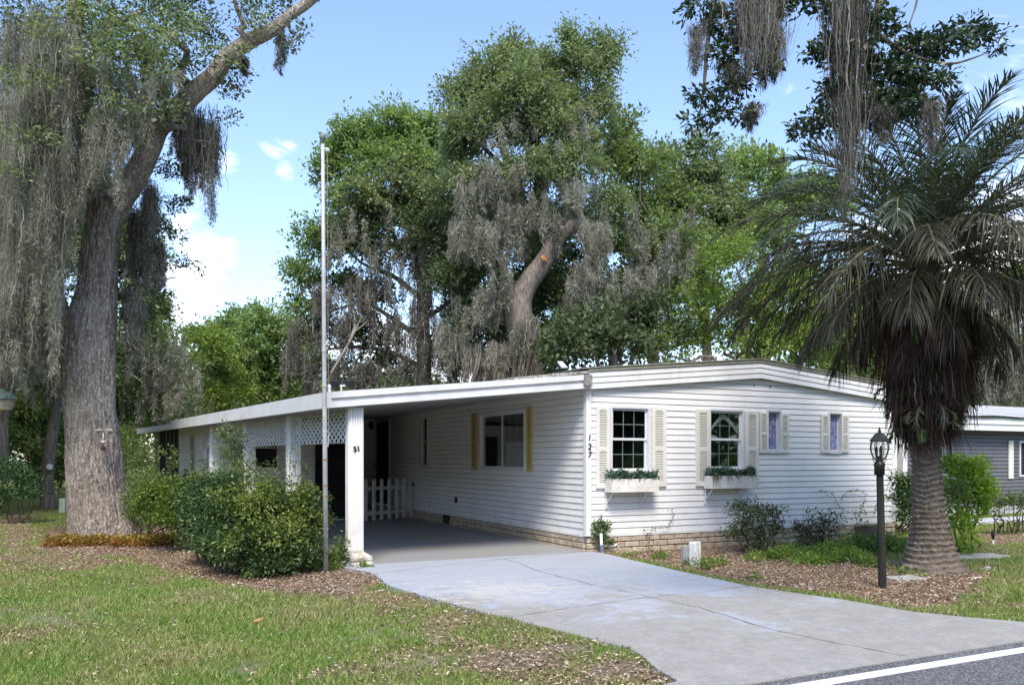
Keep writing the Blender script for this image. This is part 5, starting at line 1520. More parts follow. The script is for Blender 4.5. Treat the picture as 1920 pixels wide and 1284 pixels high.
# left tree of the group
DLt = 33.0
lt = thing("cypress_tree", "spreading tree with light green crown and dark mossy lower branches behind the flagpole", "tree", P(795, 905, DLt))
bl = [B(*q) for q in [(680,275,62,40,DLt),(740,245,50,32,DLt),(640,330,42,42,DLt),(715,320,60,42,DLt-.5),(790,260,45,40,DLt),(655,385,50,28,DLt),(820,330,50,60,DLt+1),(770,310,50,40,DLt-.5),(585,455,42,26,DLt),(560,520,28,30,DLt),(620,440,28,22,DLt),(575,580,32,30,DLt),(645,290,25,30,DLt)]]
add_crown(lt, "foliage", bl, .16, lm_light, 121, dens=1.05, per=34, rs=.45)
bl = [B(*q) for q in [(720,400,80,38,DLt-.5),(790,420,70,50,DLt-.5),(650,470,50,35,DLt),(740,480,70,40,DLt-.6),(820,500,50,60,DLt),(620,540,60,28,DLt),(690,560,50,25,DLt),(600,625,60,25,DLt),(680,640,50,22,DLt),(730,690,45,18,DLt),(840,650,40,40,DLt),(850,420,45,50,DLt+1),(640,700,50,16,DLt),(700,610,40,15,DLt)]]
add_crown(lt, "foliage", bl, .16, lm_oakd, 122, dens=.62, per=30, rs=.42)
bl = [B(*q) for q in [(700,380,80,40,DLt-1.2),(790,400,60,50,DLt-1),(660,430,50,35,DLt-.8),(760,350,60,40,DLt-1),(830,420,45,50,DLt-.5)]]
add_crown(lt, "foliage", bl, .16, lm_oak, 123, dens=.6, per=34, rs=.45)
mb = MB(); path([(793,905),(795,720),(793,620),(790,520),(770,430),(740,330)], DLt-.3, [.36,.32,.27,.22,.16,.06], 10, mb=mb)
for pts, r_ in [([(793,640),(740,600),(680,570),(600,590)], .13), ([(793,690),(730,660),(660,650),(590,660)], .12), ([(790,560),(740,520),(690,500),(650,470)], .12), ([(793,600),(850,560),(880,520)], .12), ([(795,680),(760,700),(700,700)], .09),
                ([(770,430),(700,400),(640,340)], .1), ([(780,480),(820,400),(820,330)], .1), ([(600,590),(570,560),(560,520)], .05), ([(660,470),(600,460),(570,455)], .05), ([(793,620),(720,620),(650,700)], .09)]:
    path(pts, DLt-.3, list(np.linspace(r_, .03, len(pts))), 7, mb=mb)
mb.build("trunk", m_bark2, lt, smooth=True)
moss_field(lt, [(740,500,90,30,46,1.9),(640,545,60,20,30,1.4),(820,560,50,30,30,2.2),(600,610,60,16,26,1.3),(690,590,60,20,30,1.6),(640,680,70,10,36,1.3),(720,680,60,10,26,1.2),(830,640,40,30,30,2.0),(560,650,30,10,14,1.6),(585,710,14,10,10,1.6),(860,480,30,40,24,2.0),(760,620,40,20,14,1.4)], DLt-1, 221, .04, 16, .8, m_moss2, seg=6)
moss_field(lt, [(680,420,60,40,16,1.1),(740,440,60,40,16,1.2),(820,460,40,40,12,1.3),(640,470,40,20,8,.8)], DLt-1.3, 263, .03, 14, .8, seg=6)
mb = MB(); path([(620,700),(650,650),(680,590)], DLt-1.5, [.03,.05,.03], 6, mb=mb); path([(650,650),(665,610),(662,580)], DLt-1.5, [.03,.03,.02], 6, mb=mb); path([(640,640),(690,600),(700,560)], DLt-1.5, [.02,.03,.02], 6, mb=mb); mb.build("dead_branch", M("bleached_branch", (.38,.35,.3), None, .9), lt)

# right mass behind the house: separate trees
def simple_tree(name, label, base, d, blobs, mt, seed, leaf=.17, dens=.9, per=34, rs=.5, trunk=None, r=.25, group="trees behind the house"):
    o = thing(name, label, "tree", base, group)
    bb = [B(*q, d+((i*37) % 5-2)*.5) for i, q in enumerate(blobs)]
    add_crown(o, "foliage", bb, leaf, mt, seed, dens=dens, per=per, rs=rs)
    mb = MB(); rg_ = random.Random(seed)
    top = trunk[-1]
    path(trunk, d, list(np.linspace(r, r*.5, len(trunk))), 8, mb=mb)
    tp3 = P(*top, d)
    for c_, r_ in bb[::2]:
        limb(mb, P(*trunk[max(0, len(trunk)-2)], d), c_, r*.4, .03, .04, .2, rng=rg_, n=6)
    mb.build("trunk", m_bark2, o, smooth=True)
    return o
t1 = simple_tree("oak_tree", "mid green leafy tree right of the tallest oak behind the gable peak", P(1230, 900, 31), 31, [(1200,320,55,50),(1170,400,60,50),(1240,390,70,55),(1150,300,35,50),(1195,470,70,50),(1260,470,70,55),(1225,550,80,50),(1160,560,50,50),(1180,250,22,25)], lm_mid, 131, trunk=[(1230,900),(1225,640),(1215,450)])
moss_field(t1, [(1180,420,50,50,16,1.2),(1240,480,60,50,18,1.2),(1200,560,60,40,14,1.2),(1280,420,40,40,10,1.0)], 28.8, 262, .024, 16, .8, seg=6, wig=.05)
t2 = simple_tree("oak_tree", "broad rounded green tree between the gable peak and the palm fronds", P(1330, 900, 34), 34, [(1290,320,60,50),(1340,350,60,45),(1240,320,40,40),(1310,400,80,50),(1390,420,60,60),(1330,480,80,55),(1290,560,70,50)], lm_oak, 132, trunk=[(1330,900),(1325,640),(1310,450)])
t3 = simple_tree("shade_tree", "yellow green tree low behind the right half of the gable", P(1400, 900, 27), 27, [(1380,500,55,50),(1340,580,60,50),(1400,600,60,60),(1450,560,60,60),(1340,640,60,40),(1430,660,70,35),(1490,640,60,50),(1280,640,60,40),(1550,600,70,60),(1540,680,60,30),(1240,660,45,30)], lm_yel, 133, leaf=.13, dens=.8, trunk=[(1400,900),(1400,700),(1395,560)])
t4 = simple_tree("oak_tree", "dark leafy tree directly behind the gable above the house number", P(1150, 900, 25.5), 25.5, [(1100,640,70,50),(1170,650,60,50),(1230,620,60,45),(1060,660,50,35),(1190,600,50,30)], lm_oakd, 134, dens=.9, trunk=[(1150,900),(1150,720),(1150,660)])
t5 = simple_tree("shade_tree", "light green tree showing between the overhanging branch and the palm crown", P(1430, 900, 40), 40, [(1430,330,50,45),(1390,320,35,30),(1470,390,50,60),(1420,430,60,60),(1530,380,60,60)], lm_light, 135, leaf=.2, dens=.8, trunk=[(1430,900),(1430,640),(1430,420)], r=.3)
t6 = simple_tree("moss_tree", "grey mossy tree over the roof of the grey house", P(1850, 900, 33), 33, [(1840,640,50,50),(1900,660,60,60),(1870,560,60,50),(1810,700,50,50),(1890,730,70,30),(1930,560,50,80),(1800,590,40,50)], lm_mid, 136, dens=.55, trunk=[(1850,900),(1845,760),(1860,620)])
moss_field(t6, [(1850,580,60,40,40,2.2),(1900,620,50,40,40,2.4),(1830,680,50,20,30,2.0),(1880,660,40,40,30,2.2)], 31.5, 241, .04, 20, 1)
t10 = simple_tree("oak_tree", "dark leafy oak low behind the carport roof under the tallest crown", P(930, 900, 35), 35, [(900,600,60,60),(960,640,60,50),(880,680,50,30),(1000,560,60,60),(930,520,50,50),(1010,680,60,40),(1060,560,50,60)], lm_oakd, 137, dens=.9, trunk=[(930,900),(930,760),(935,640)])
t11 = simple_tree("oak_tree", "mid green tree filling the gap under the palm fronds above the gable slope", P(1480, 900, 30), 30, [(1450,640,70,60),(1530,620,60,60),(1500,540,60,60),(1580,560,60,60),(1560,690,70,30),(1430,450,50,50)], lm_mid, 138, dens=.7, trunk=[(1480,900),(1480,760),(1490,640)])
# far left light trees
t7 = simple_tree("shade_tree", "bright light green tree above the low end of the carport roof", P(500, 890, 48), 48, [(500,610,45,30),(540,640,40,50),(460,620,45,35),(480,670,60,40),(540,710,50,40),(450,700,60,40),(500,740,60,30),(415,640,30,30),(580,680,30,40)], lm_light, 141, leaf=.22, dens=1.1, rs=.6, trunk=[(500,890),(500,760),(500,680)], r=.3, group="trees beyond the carport roof")
t8 = simple_tree("shade_tree", "lime green tree between the big oak and the bright tree", P(400, 890, 44), 44, [(400,660,40,35),(380,700,40,40),(430,740,50,35),(390,750,40,30),(370,640,25,20)], lm_yel, 142, leaf=.2, dens=.8, rs=.55, trunk=[(400,890),(400,770),(398,690)], r=.25, group="trees beyond the carport roof")
t9 = simple_tree("moss_tree", "grey green moss draped tree above the dark screened end of the house", P(300, 890, 31), 31, [(310,660,50,40),(280,700,45,50),(340,700,45,50),(300,760,60,40),(340,780,40,30),(270,640,35,30)], lm_gold, 143, leaf=.12, dens=.55, rs=.45, trunk=[(300,890),(300,760),(305,670)], r=.2, group="trees beyond the carport roof")
bl = [B(*q) for q in [(275,700,30,40,29),(270,760,30,30,29)]]; add_crown(t9, "foliage", bl, .12, lm_oakd, 145, dens=.6, per=34, rs=.4)
moss_field(t9, [(310,650,50,40,30,1.0),(340,710,40,30,24,1.0),(280,720,40,40,24,1.2)], 29.2, 242, .016, 12, 1, wig=.07)
# trees and undergrowth behind the oak
def bt(pix, d, rr, label, name="pine_tree", seed=1, moss=None, group="slender trunks behind the big oak"):
    o = thing(name, label, "tree", P(*pix[0], d), group); path(pix, d, rr, 10).build("trunk", m_bark2, o, smooth=True)
    if moss: moss_field(o, moss, d-.4, seed, .03, 24, .8)
    return o
o = bt([(92,957),(88,900),(96,830),(104,770),(108,700),(112,640),(110,540),(100,420),(95,300)], 24.4, [.24,.18,.16,.15,.14,.13,.12,.1,.08], "slender pale trunk with a round white spot on the lawn left of the big oak", seed=251, moss=[(80,600,40,30,30,2.2),(100,640,30,20,14,1.6),(60,660,30,20,14,1.6)])
mb = MB(); q = P(93, 875, 24.22); mb.tube([q, q+np.array([0, -.02, 0])], [.09, .08], 12); x_ = mb.build("spot", m_white, o); x_['label'] = "round white spot"
add_crown(o, "foliage", [B(*q) for q in [(100,430,70,60,24.4),(60,340,80,60,24.4),(140,350,60,50,25),(60,540,60,50,25.5)]], .12, lm_oakd, 152, dens=.6, per=30, rs=.45)
o = bt([(2,900),(4,800),(6,700),(0,600),(-5,450)], 22, [.2,.15,.14,.13,.1], "narrow grey trunk cut by the left edge of the view", seed=252, moss=[(20,600,30,30,20,2.0)])
add_crown(o, "foliage", [B(*q) for q in [(0,470,60,60,22),(-30,400,70,60,22)]], .12, lm_oakd, 153, dens=.6, per=30, rs=.45)
def bush(name, label, blobs, mt, seed, leaf, dens=1.0, per=40, rs=None, stems=6, base=None, wl=.5, cat="bush", group=None, extra=None, inner=.35, up=.5):
    bb = blobs; c0 = bb[0][0]
    base = base if base is not None else np.array([c0[0], c0[1], GZ])
    o = thing(name, label, cat, base, group)
    add_crown(o, "foliage", bb, leaf, mt, seed, dens=dens, per=per, rs=rs, wl=wl, flat=.8, inner=inner, upb=up)
    if extra:
        add_crown(o, "foliage", extra[0], leaf, extra[1], seed+1, dens=extra[2], per=per, rs=rs, wl=wl, flat=.8, inner=.8)
    mb = MB(); rg_ = random.Random(seed)
    for k in range(stems):
        c_, r_ = bb[k % len(bb)]
        e_ = np.array(c_)+np.array(r_)*np.array([rg_.uniform(-.6, .6), rg_.uniform(-.5, .5), rg_.uniform(0, .6)])
        s0_ = np.array([base[0]*.6+c_[0]*.4+rg_.uniform(-.1, .1), base[1]*.6+c_[1]*.4+rg_.uniform(-.1, .1), GZ-.03])
        limb(mb, s0_, e_, .018 if leaf < .1 else .04, .004, .03, .3, rng=rg_, n=5)
    mb.build("stems", m_twig, o)
    return o
ug = "undergrowth behind the big oak"
bush("shrub", "dark leafy bush low at the left edge beside the bare soil", [B(*q) for q in [(30,900,36,36,19.5),(60,925,22,26,19.5),(10,930,30,30,19.3),(0,880,30,40,20)]], lm_bluegreen, 161, .08, 1.0, 40, .22, group=ug)
bush("shrub", "light green thicket between the left edge and the slender trunk", [B(*q) for q in [(40,790,60,50,30),(90,830,50,40,30),(40,850,60,40,29),(100,880,50,40,30),(30,730,50,30,31)]], lm_mid, 162, .14, .8, 34, .4, group=ug)
bush("shrub", "yellow green thicket right behind the slender trunk", [B(*q) for q in [(140,880,50,50,31),(220,860,60,60,33),(120,800,50,50,32),(160,930,40,26,30),(60,760,40,30,29)]], lm_yel, 163, .14, .5, 34, .4, group=ug)
bush("shrub", "leafy green thicket between the big oak and the screened end of the house", [B(*q) for q in [(262,900,40,50,24),(285,870,26,40,25),(240,850,30,60,27),(262,820,30,40,29)]], lm_mid, 164, .1, .9, 38, .3, group=ug)
for i, (q, mt, lab) in enumerate([(((60,640,90,80),(10,700,80,80),(110,720,60,70),(90,760,60,60)), lm_oakd, "shadowy dark trees filling the view far left under the moss"), (((230,700,80,90),(260,600,50,70),(250,790,60,60),(240,480,60,70)), lm_mid, "shaded green tree far behind the right side of the big oak"), (((150,500,80,90),(100,420,90,80),(30,500,70,90)), lm_oakd, "dark tree crown high behind the fork of the big oak"),
                              (((1650,740,70,60),(1600,660,60,60),(1720,690,60,60),(1780,730,60,50)), lm_mid, "green tree hidden behind the palm trunk skirt"), (((1640,640,60,60),(1700,620,60,60)), lm_oakd, "dark tree seen through the palm fronds over the side porch")]):
    simple_tree("shade_tree", lab, P(q[0][0], 890, 38), 38, list(q), mt, 170+i, leaf=.2, dens=1.3, rs=.6, trunk=[(q[0][0], 890), (q[0][0], 780), (q[0][0], q[0][1])], r=.2, group="distant trees")
# far hedge-like wood closing the horizon
rgw = np.random.default_rng(9); bl = []
for k in range(70):
    px = -900+k*55; d = 62+rgw.uniform(-6, 6); bl.append(B(px, 800+rgw.uniform(-25, 10), 60, 75+rgw.uniform(-15, 20), d, 3))
for k in range(72):  # unseen rest of the ring, added to keep low sky light off the carport
    a_ = k*2*PI/72
    if math.cos(a_-YAW) > .55: continue
    d = 55+rgw.uniform(-6, 6); bl.append((np.array([CAMX+math.sin(a_)*d, CAMY+math.cos(a_)*d, 3.5]), (3.2, 3.2, 5.5+rgw.uniform(-1, 2))))
V, F = crown(bl, .45, 180, dens=.7, per=30, rs=1.2)
tag(arr("far_woodland", V, F, lm_mid, None, (0, 50, 0)), "distant green woodland closing the horizon behind the houses, with an added unseen ring", "woodland", kind='stuff')

# trees that stand outside the frame: across the street (mirrored in the windows) and unseen ones added on the left lot to shade the carport
def outer_tree(x_, y_, h, label, seed, grp):
    o = thing("shade_tree", label, "tree", (x_, y_, GZ), grp)
    bb = [((x_+a*h*.2, y_+bq*h*.2, z*h), (h*.24, h*.24, h*.17)) for a, bq, z in ((-1.2, 0, .55), (1.2, .3, .55), (0, 0, .82), (0, -1.2, .5), (0, 1.3, .6), (-.6, .6, .35), (.8, -.5, .38), (0, .9, .16), (-.2, -1.0, .15))]
    V, F = crown(bb, .11*h**.5, seed, dens=.5, per=26, rs=.1*h)
    arr("foliage", V, F, lm_oak, o); mb = MB(); mb.tube([(x_, y_, -.1), (x_+.2, y_, h*.3), (x_, y_, h*.7)], [.35, .28, .12], 10); mb.build("trunk", m_bark2, o)
for i, (x_, y_) in enumerate(((-6, -27), (1, -24), (8, -26), (15, -23), (22, -26), (30, -22), (-15, -28))):
    outer_tree(x_, y_, 9.5, "leafy tree across the street seen mirrored in the window glass", 190+i, "trees across the street")
for i, (x_, y_) in enumerate(((-16, 9.5), (-14.5, 14), (-14, 19))):
    outer_tree(x_, y_, 11, "unseen tree added left of the house to shade the carport", 210+i, "unseen trees added on the left lot")

# ------------------------------------------------------------------ bushes near the house
lm_azD = LM("azalea_dark", (.035,.07,.022), (.065,.115,.034), (.18,.26,.08), .25, 2.2, .4, .4)
lm_azY = LM("azalea_olive", (.07,.12,.02), (.13,.19,.03), (.26,.34,.06), .3, 2.0, .45)
lm_azL = LM("azalea_fresh", (.12,.165,.035), (.19,.24,.05), (.36,.42,.12), .3, 2.0, .45)
gb = "azalea bushes along the carport"
DB = 11.2
bush("azalea_bush", "large dark green bush in front of the carport beside the flagpole", [B(*q) for q in [(500,985,95,70,DB),(560,970,55,60,DB+.1),(430,1000,70,60,DB-.1),(480,1030,90,44,DB-.5),(560,1030,50,45,DB-.3),(400,960,50,50,DB+.3),(420,1030,50,36,DB-.4),(520,1055,70,26,DB-.6)]], lm_azD, 301, .052, 2.1, 50, .14, 20, G(500, 1070), .42, group=gb,
     extra=([B(*q) for q in [(500,955,90,52,DB-.15),(560,990,52,50,DB-.1),(510,1010,80,45,DB-.5),(540,935,60,30,DB)]], lm_azL, .8))
bush("azalea_bush", "dark glossy bush left of the large one, spilling over the mulch", [B(*q) for q in [(390,960,48,60,11.9),(370,1000,36,45,11.8),(420,930,45,45,12.1),(380,930,40,40,12.2),(400,1020,40,30,11.5)]], lm_azD, 303, .052, 2.0, 50, .14, 10, G(390, 1045), .42, group=gb)
bush("azalea_bush", "olive yellow bush between the big oak and the dark bush", [B(*q) for q in [(300,935,45,50,13.6),(330,950,42,45,13.4),(275,950,30,45,13.8),(310,975,45,28,13.3),(355,920,30,35,13.6)]], lm_azY, 304, .05, 1.9, 46, .15, 10, G(300, 1003), .45, group=gb)
bush("shrub", "bright green leafy bush behind the base of the big oak", [B(*q) for q in [(262,925,24,45,15.6),(255,965,18,30,15.8),(285,900,26,20,15.4)]], lm_mid, 305, .055, 1.2, 44, .16, 6, group=gb)
bush("tall_shrub", "tall loose shrub reaching the carport fascia behind the dark bushes", [B(*q) for q in [(436,850,28,50,12.8),(445,890,45,40,12.7),(425,810,14,26,12.8),(470,900,50,25,12.6),(400,895,40,20,12.7)]], lm_mid, 306, .05, .9, 34, .14, 8, G(440, 990), .42, group=gb, extra=([B(*q) for q in [(436,830,20,30,12.7)]], lm_oakd, .8))
V = None
def sprigs(label, items, mt, seed, d, base):
    """loose leggy shoots: items (x0,y0,x1,y1)"""
    o = thing("leggy_shoot", label, "shoot", base, "leggy shoots above the azalea bushes"); mb = MB(); rg_ = np.random.default_rng(seed); C = []; D = []
    rr_ = random.Random(seed)
    for (a, bq, c_, e_) in items:
        pts = limb(mb, P(a, bq, d), P(c_, e_, d-.15), .006, .002, .05, .25, 8, 5, rr_)
        for p in pts[2:]:
            for _ in range(7): C.append(np.array(p)+rg_.normal(size=3)*.03); D.append(rg_.normal(size=3)+np.array([0, 0, .3]))
    mb.build("stems", m_twig, o); C = np.array(C); n = len(C)
    V, F = leaves(C, np.array(D), rg_.normal(size=(n, 3))+np.array([0, 0, 1]), rg_.uniform(.03, .07, n), rg_.uniform(.015, .03, n)); arr("leaves", V, F, mt, o)
sprigs("leafy shoots against the second carport column", [(540,930,548,830),(545,930,520,860),(560,930,575,870),(500,920,515,880),(530,925,500,870),(550,925,560,850)], lm_mid, 311, 12.3, P(540, 940, 12.3))
sprigs("thin leafy shoots against the dark screened end", [(325,890,300,840),(300,900,285,845),(330,895,322,838),(318,890,330,850)], lm_yel, 312, 13.8, P(320, 900, 13.8))
sprigs("leafy shoots left of the tall shrub", [(370,900,360,865),(385,900,378,862),(345,900,350,880)], lm_oakd, 313, 13, P(375, 905, 13))
sprigs("small pale shoots at the foot of the white pillar", [(640,1050,640,1005),(650,1050,632,1010),(645,1050,652,1015)], lm_mid, 314, 11.3, P(645, 1050, 11.3))
# low orange ground cover at the oak
lm_or = LM("orange_groundcover", (.22,.15,.03), (.34,.22,.05), (.5,.42,.1), .3, 3.0)
lm_or2 = LM("rust_leaf", (.22,.08,.02), (.32,.14,.03), (.4,.3,.06), .3, 3.0)
V1, F1 = crown([B(px, 1014, 26, 12, 14.6+((px*7) % 5)*.1) for px in range(105, 330, 20)], .05, 320, dens=1.3, per=30, rs=.1, wl=.45)
tag(arr("ground_cover", V1, F1, lm_or, None, G(200, 1015)), "orange and yellow low plants ringing the foot of the big oak", "ground cover", kind='stuff')
V1, F1 = crown([B(px, 1020, 22, 8, 14.3+((px*7) % 5)*.1) for px in range(100, 330, 24)], .05, 321, dens=.8, per=24, rs=.1, wl=.45)
tag(arr("ground_cover", V1, F1, lm_or2, None, G(200, 1020)), "rust coloured low leaves along the front of the orange plants", "ground cover", kind='stuff')
lm_weed = LM("weed_green", (.12,.20,.035), (.19,.29,.05), (.34,.44,.1), .35, 3.0)
bl = [B(px, py, rx, ry, FPX*(CAMZ-GZ)/(py+ry*.7-HOR)) for px, py, rx, ry in [(560,1062,40,12),(600,1052,30,14),(645,1046,26,16),(500,1076,40,8),(640,1035,16,16),(680,1065,12,6),(640,1062,20,8)]]
V1, F1 = crown(bl, .07, 322, dens=1.3, per=26, rs=.1, wl=.3); tag(arr("weeds", V1, F1, lm_weed, None, G(600, 1075)), "light green weeds around the foot of the flagpole and pillar", "weeds", kind='stuff')
bl = [B(px, py, rx, ry, FPX*(CAMZ-GZ)/(py+ry*.7-HOR)) for px, py, rx, ry in [(1480,1040,60,14),(1560,1035,50,20),(1600,1020,50,18),(1650,1020,50,20),(1540,1050,60,10),(1430,1045,40,8),(1340,1055,40,6),(1680,1025,40,18),(1590,1045,50,14),(1640,1055,40,8),(1700,1075,30,6)]]
V1, F1 = crown(bl, .08, 323, dens=1.2, per=26, rs=.11, wl=.22); tag(arr("ground_cover", V1, F1, lm_weed, None, G(1560, 1050)), "bright grassy ground cover in front of the skirt left of the palm", "ground cover", kind='stuff')
bl = [B(px, py, rx, ry, FPX*(CAMZ-GZ)/(py+ry*.7-HOR)) for px, py, rx, ry in [(1240,1045,20,8),(1310,1062,16,10),(1415,1085,16,8),(1290,1058,12,7),(1180,1040,16,6)]]
V1, F1 = crown(bl, .06, 324, dens=.9, per=20, rs=.08, wl=.3); tag(arr("weeds", V1, F1, lm_weed, None, G(1300, 1060)), "small weeds scattered in the mulch near the cut-off post", "weeds", kind='stuff')
# bushes at the front wall
lm_frw = LM("front_bush_leaf", (.05,.075,.022), (.085,.11,.035), (.22,.25,.09), .25, 3.0, .4, .4)
D1 = FPX*(CAMZ-GZ)/(1038-HOR)
bush("front_bush", "open twiggy dark green bush under the second flower box", [B(*q) for q in [(1415,985,55,42,D1),(1400,955,42,25,D1),(1440,960,38,24,D1),(1385,1000,36,28,D1),(1450,1000,30,30,D1),(1430,1020,40,16,D1)]], lm_frw, 331, .05, .62, 30, .12, 16, G(1415, 1040), .45, group="bushes at the front wall")
bush("front_bush", "smaller dark bush right of the twiggy one at the front wall", [B(*q) for q in [(1525,985,42,22,D1+.5),(1505,1000,36,22,D1+.4),(1550,1000,36,24,D1+.5),(1530,1020,45,16,D1+.3),(1560,975,25,16,D1+.6)]], lm_frw, 332, .048, .62, 30, .12, 12, G(1525, 1040), .45, group="bushes at the front wall")
# climbers
lm_ivy = LM("ivy_leaf", (.05,.11,.03), (.10,.18,.05), (.35,.42,.25), .3, 6.0)
def creeper(label, lines, blobs, seed, Y=-.06, n_leaf=9, lf=.045):
    o = thing("creeper", label, "climbing plant", onY(lines[0][0][0], 1010, Y), "climbers on the front wall"); mb = MB(); rr_ = random.Random(seed); rg_ = np.random.default_rng(seed); C = []
    for ln in lines:
        pts = [onY(x, y, Y-.01) for x, y in ln]
        mb.tube(pts, .004, 5)
        for a, bq in zip(pts[:-1], pts[1:]):
            L_ = np.linalg.norm(bq-a)
            for _ in range(int(L_*n_leaf*3)+1): C.append(a+(bq-a)*rr_.random()+rg_.normal(size=3)*.018)
    mb.build("stems", m_twig, o); C = np.array(C); n = len(C)
    V, F = leaves(C, rg_.normal(size=(n, 3))+np.array([0, -.5, -.3]), rg_.normal(size=(n, 3))*.5+np.array([0, -1, .3]), lf*rg_.uniform(.6, 1.2, n), lf*rg_.uniform(.4, .7, n)); V[:, 1] = np.minimum(V[:, 1], -.03)
    arr("leaves", V, F, lm_ivy, o)
    if blobs: add_crown(o, "foliage", blobs, .05, lm_ivy, seed+1, dens=.9, per=26, rs=.09, wl=.6)
creeper("thin creeper running right and up the siding below the first flower box", [[(1218,1030),(1217,1000),(1209,995),(1215,992)],[(1217,1000),(1224,990),(1254,988),(1260,975),(1264,963),(1258,955)]], None, 341)
creeper("leafy creeper clump with runners at the far right of the front wall", [[(1592,960),(1575,950),(1568,940),(1560,922),(1535,919)],[(1575,938),(1590,920),(1612,918),(1622,925),(1622,940),(1612,955)],[(1640,960),(1645,940),(1655,935)],[(1610,985),(1600,960)]], [B(1597,965,14,24,16.0),B(1605,985,18,16,16.0),B(1590,1000,14,12,15.9)], 342)
creeper("bushy creeper climbing the white corner trim behind the drain pipe", [[(1128,1020),(1122,990),(1114,972)],[(1128,1010),(1138,985),(1144,976)],[(1128,1010),(1130,990),(1118,985)]], [(onY(1128, 1000, -.12), (.12, .07, .2)), (onY(1122, 985, -.1), (.08, .05, .12)), (onY(1135, 1018, -.14), (.15, .08, .1))], 343, -.08)
# right side shrubs
bush("shrub", "dark green rounded shrub against the right corner of the house", [B(*q) for q in [(1697,930,32,36,15.2),(1690,905,22,18,15.2),(1700,965,26,26,15.2)]], LM("gloss_green", (.04,.10,.02), (.09,.18,.03), (.3,.42,.1), .3, 3), 351, .06, 1.0, 38, .14, 8, G(1695, 985), group="shrubs right of the house")
bush("lime_shrub", "large lime green shrub just right of the palm trunk", [B(*q) for q in [(1825,880,30,26,13.4),(1842,925,24,30,13.4),(1805,890,36,36,13.4),(1780,870,20,28,13.4),(1835,915,28,34,13.5),(1790,930,40,40,13.4),(1800,985,34,34,13.2),(1830,950,26,30,13.5),(1810,1020,28,14,12.8)]], LM("lime_leaf", (.20,.31,.04), (.32,.44,.06), (.5,.62,.14), .5, 1.6), 352, .07, 1.0, 36, .16, 10, G(1800, 1030), .55, group="shrubs right of the house",
     extra=([B(1785, 930, 35, 30, 13.1)], lm_mid, .5))
bush("clipped_hedge", "clipped flat-topped hedge shrub before the grey house", [B(*q) for q in [(1880,945,36,24,16.6),(1915,945,30,24,16.8),(1860,955,20,20,16.6),(1945,945,30,26,17),(1990,945,30,26,17.2)]], LM("hedge_leaf", (.07,.12,.03), (.12,.17,.05), (.24,.3,.1), .3, 3), 353, .05, .9, 36, .14, 16, G(1890, 1000), .5, group="shrubs right of the house")

# ------------------------------------------------------------------ palm
pb_ = G(1748, 1071); DP = FPX*(CAMZ-GZ)/(1071-HOR)
palm = thing("palm_tree", "stout ringed date palm with drooping grey green fronds in front of the house", "palm", pb_)
sc = DP/FPX
prof_y = [1078,1068,1050,1031,1005,978,945,910,870,827,790,760,700,600,500,440]
prof_r = [65,61,52,44.5,38,33.5,30,28,27,26.5,27,28,28,28,26,20]
prof_x = [1748,1748,1747,1746,1745,1743,1741,1739,1737,1735,1735,1736,1738,1738,1736,1734]
m_ptr, t, b = nodes("palm_trunk")
w1 = noise(t, 9, 6, .7, mscale=(1, 1, 3)); w2 = noise(t, 1.4, 4, .6, mscale=(1, 1, 1.2)); w3 = noise(t, 50, 4, .7)
spz = N(t, "ShaderNodeSeparateXYZ"); ccz = N(t, "ShaderNodeTexCoord"); t.links.new(ccz.outputs['Object'], spz.inputs[0])
c = ramp(t, w1, [(.3, (.06,.045,.032)), (.5, (.16,.13,.10)), (.72, (.30,.265,.22))]); c = mixc(t, ramp(t, w2, [(.4, 0.), (.65, .5)]), c, (.13,.115,.095)); c = mixc(t, .4, c, mixc(t, 1.0, c, ramp(t, w3, [(.3, (.5,.5,.5)), (.7, (1.5,1.5,1.5))]), 'MULTIPLY'))
t.links.new(c, b.inputs['Base Color']); b.inputs['Roughness'].default_value = .95; bump(t, b, w3, .6, .02)
ns, na = 420, 130
ys = np.linspace(1078, 440, ns); rr = np.interp(-ys, [-y for y in prof_y], prof_r)*sc; xx = np.interp(-ys, [-y for y in prof_y], prof_x)
zz = CAMZ+(HOR-ys)*sc
TH = np.linspace(0, 2*PI, na, endpoint=False)[None, :]
Zg = zz[:, None]+0*TH
ph = (Zg+.018*np.sin(TH*2+1)+.05*(vnoise(np.cos(TH)*2.2+Zg*0, np.sin(TH)*2.2+Zg*0, Zg*2.0, 3, 2)-.5)+.03*(vnoise(np.cos(TH)*9+Zg*0, np.sin(TH)*9+Zg*0, Zg*3.0, 4, 2)-.5))/.072
saw = ph-np.floor(ph)
rad = rr[:, None]*(1+.05*(vnoise(np.cos(TH)*2+0*Zg, np.sin(TH)*2+0*Zg, Zg*1.5, 9, 2)-.5)) + .044*(saw**1.6)*(saw < .88) + .044*np.clip((1-saw)/.12, 0, 1)*(saw >= .88) - .032 + .030*(vnoise(np.cos(TH)*12+0*Zg, np.sin(TH)*12+0*Zg, Zg*14, 6, 2)-.5)
rad = rad + .05*np.exp(-(Zg+.05)/.1)*(.5+.5*np.sin(TH*7))
cxs = np.array([P(x, y, DP) for x, y in zip(xx, ys)])
V = cxs[:, None, :] + np.stack([np.cos(TH)+0*Zg, np.sin(TH)+0*Zg, 0*Zg], -1)*rad[..., None]
i = np.arange(ns-1)[:, None]*na; j = np.arange(na)[None, :]; j2 = (np.arange(na)+1)[None, :] % na
arr("trunk", V.reshape(-1, 3), np.stack([i+j, i+j2, i+na+j2, i+na+j], -1).reshape(-1, 4), m_ptr, palm, smooth=True)
lm_pg = LM("palm_leaflet_green", (.042,.062,.036), (.07,.095,.055), (.15,.18,.11), .2, 1.0, .4, .4)
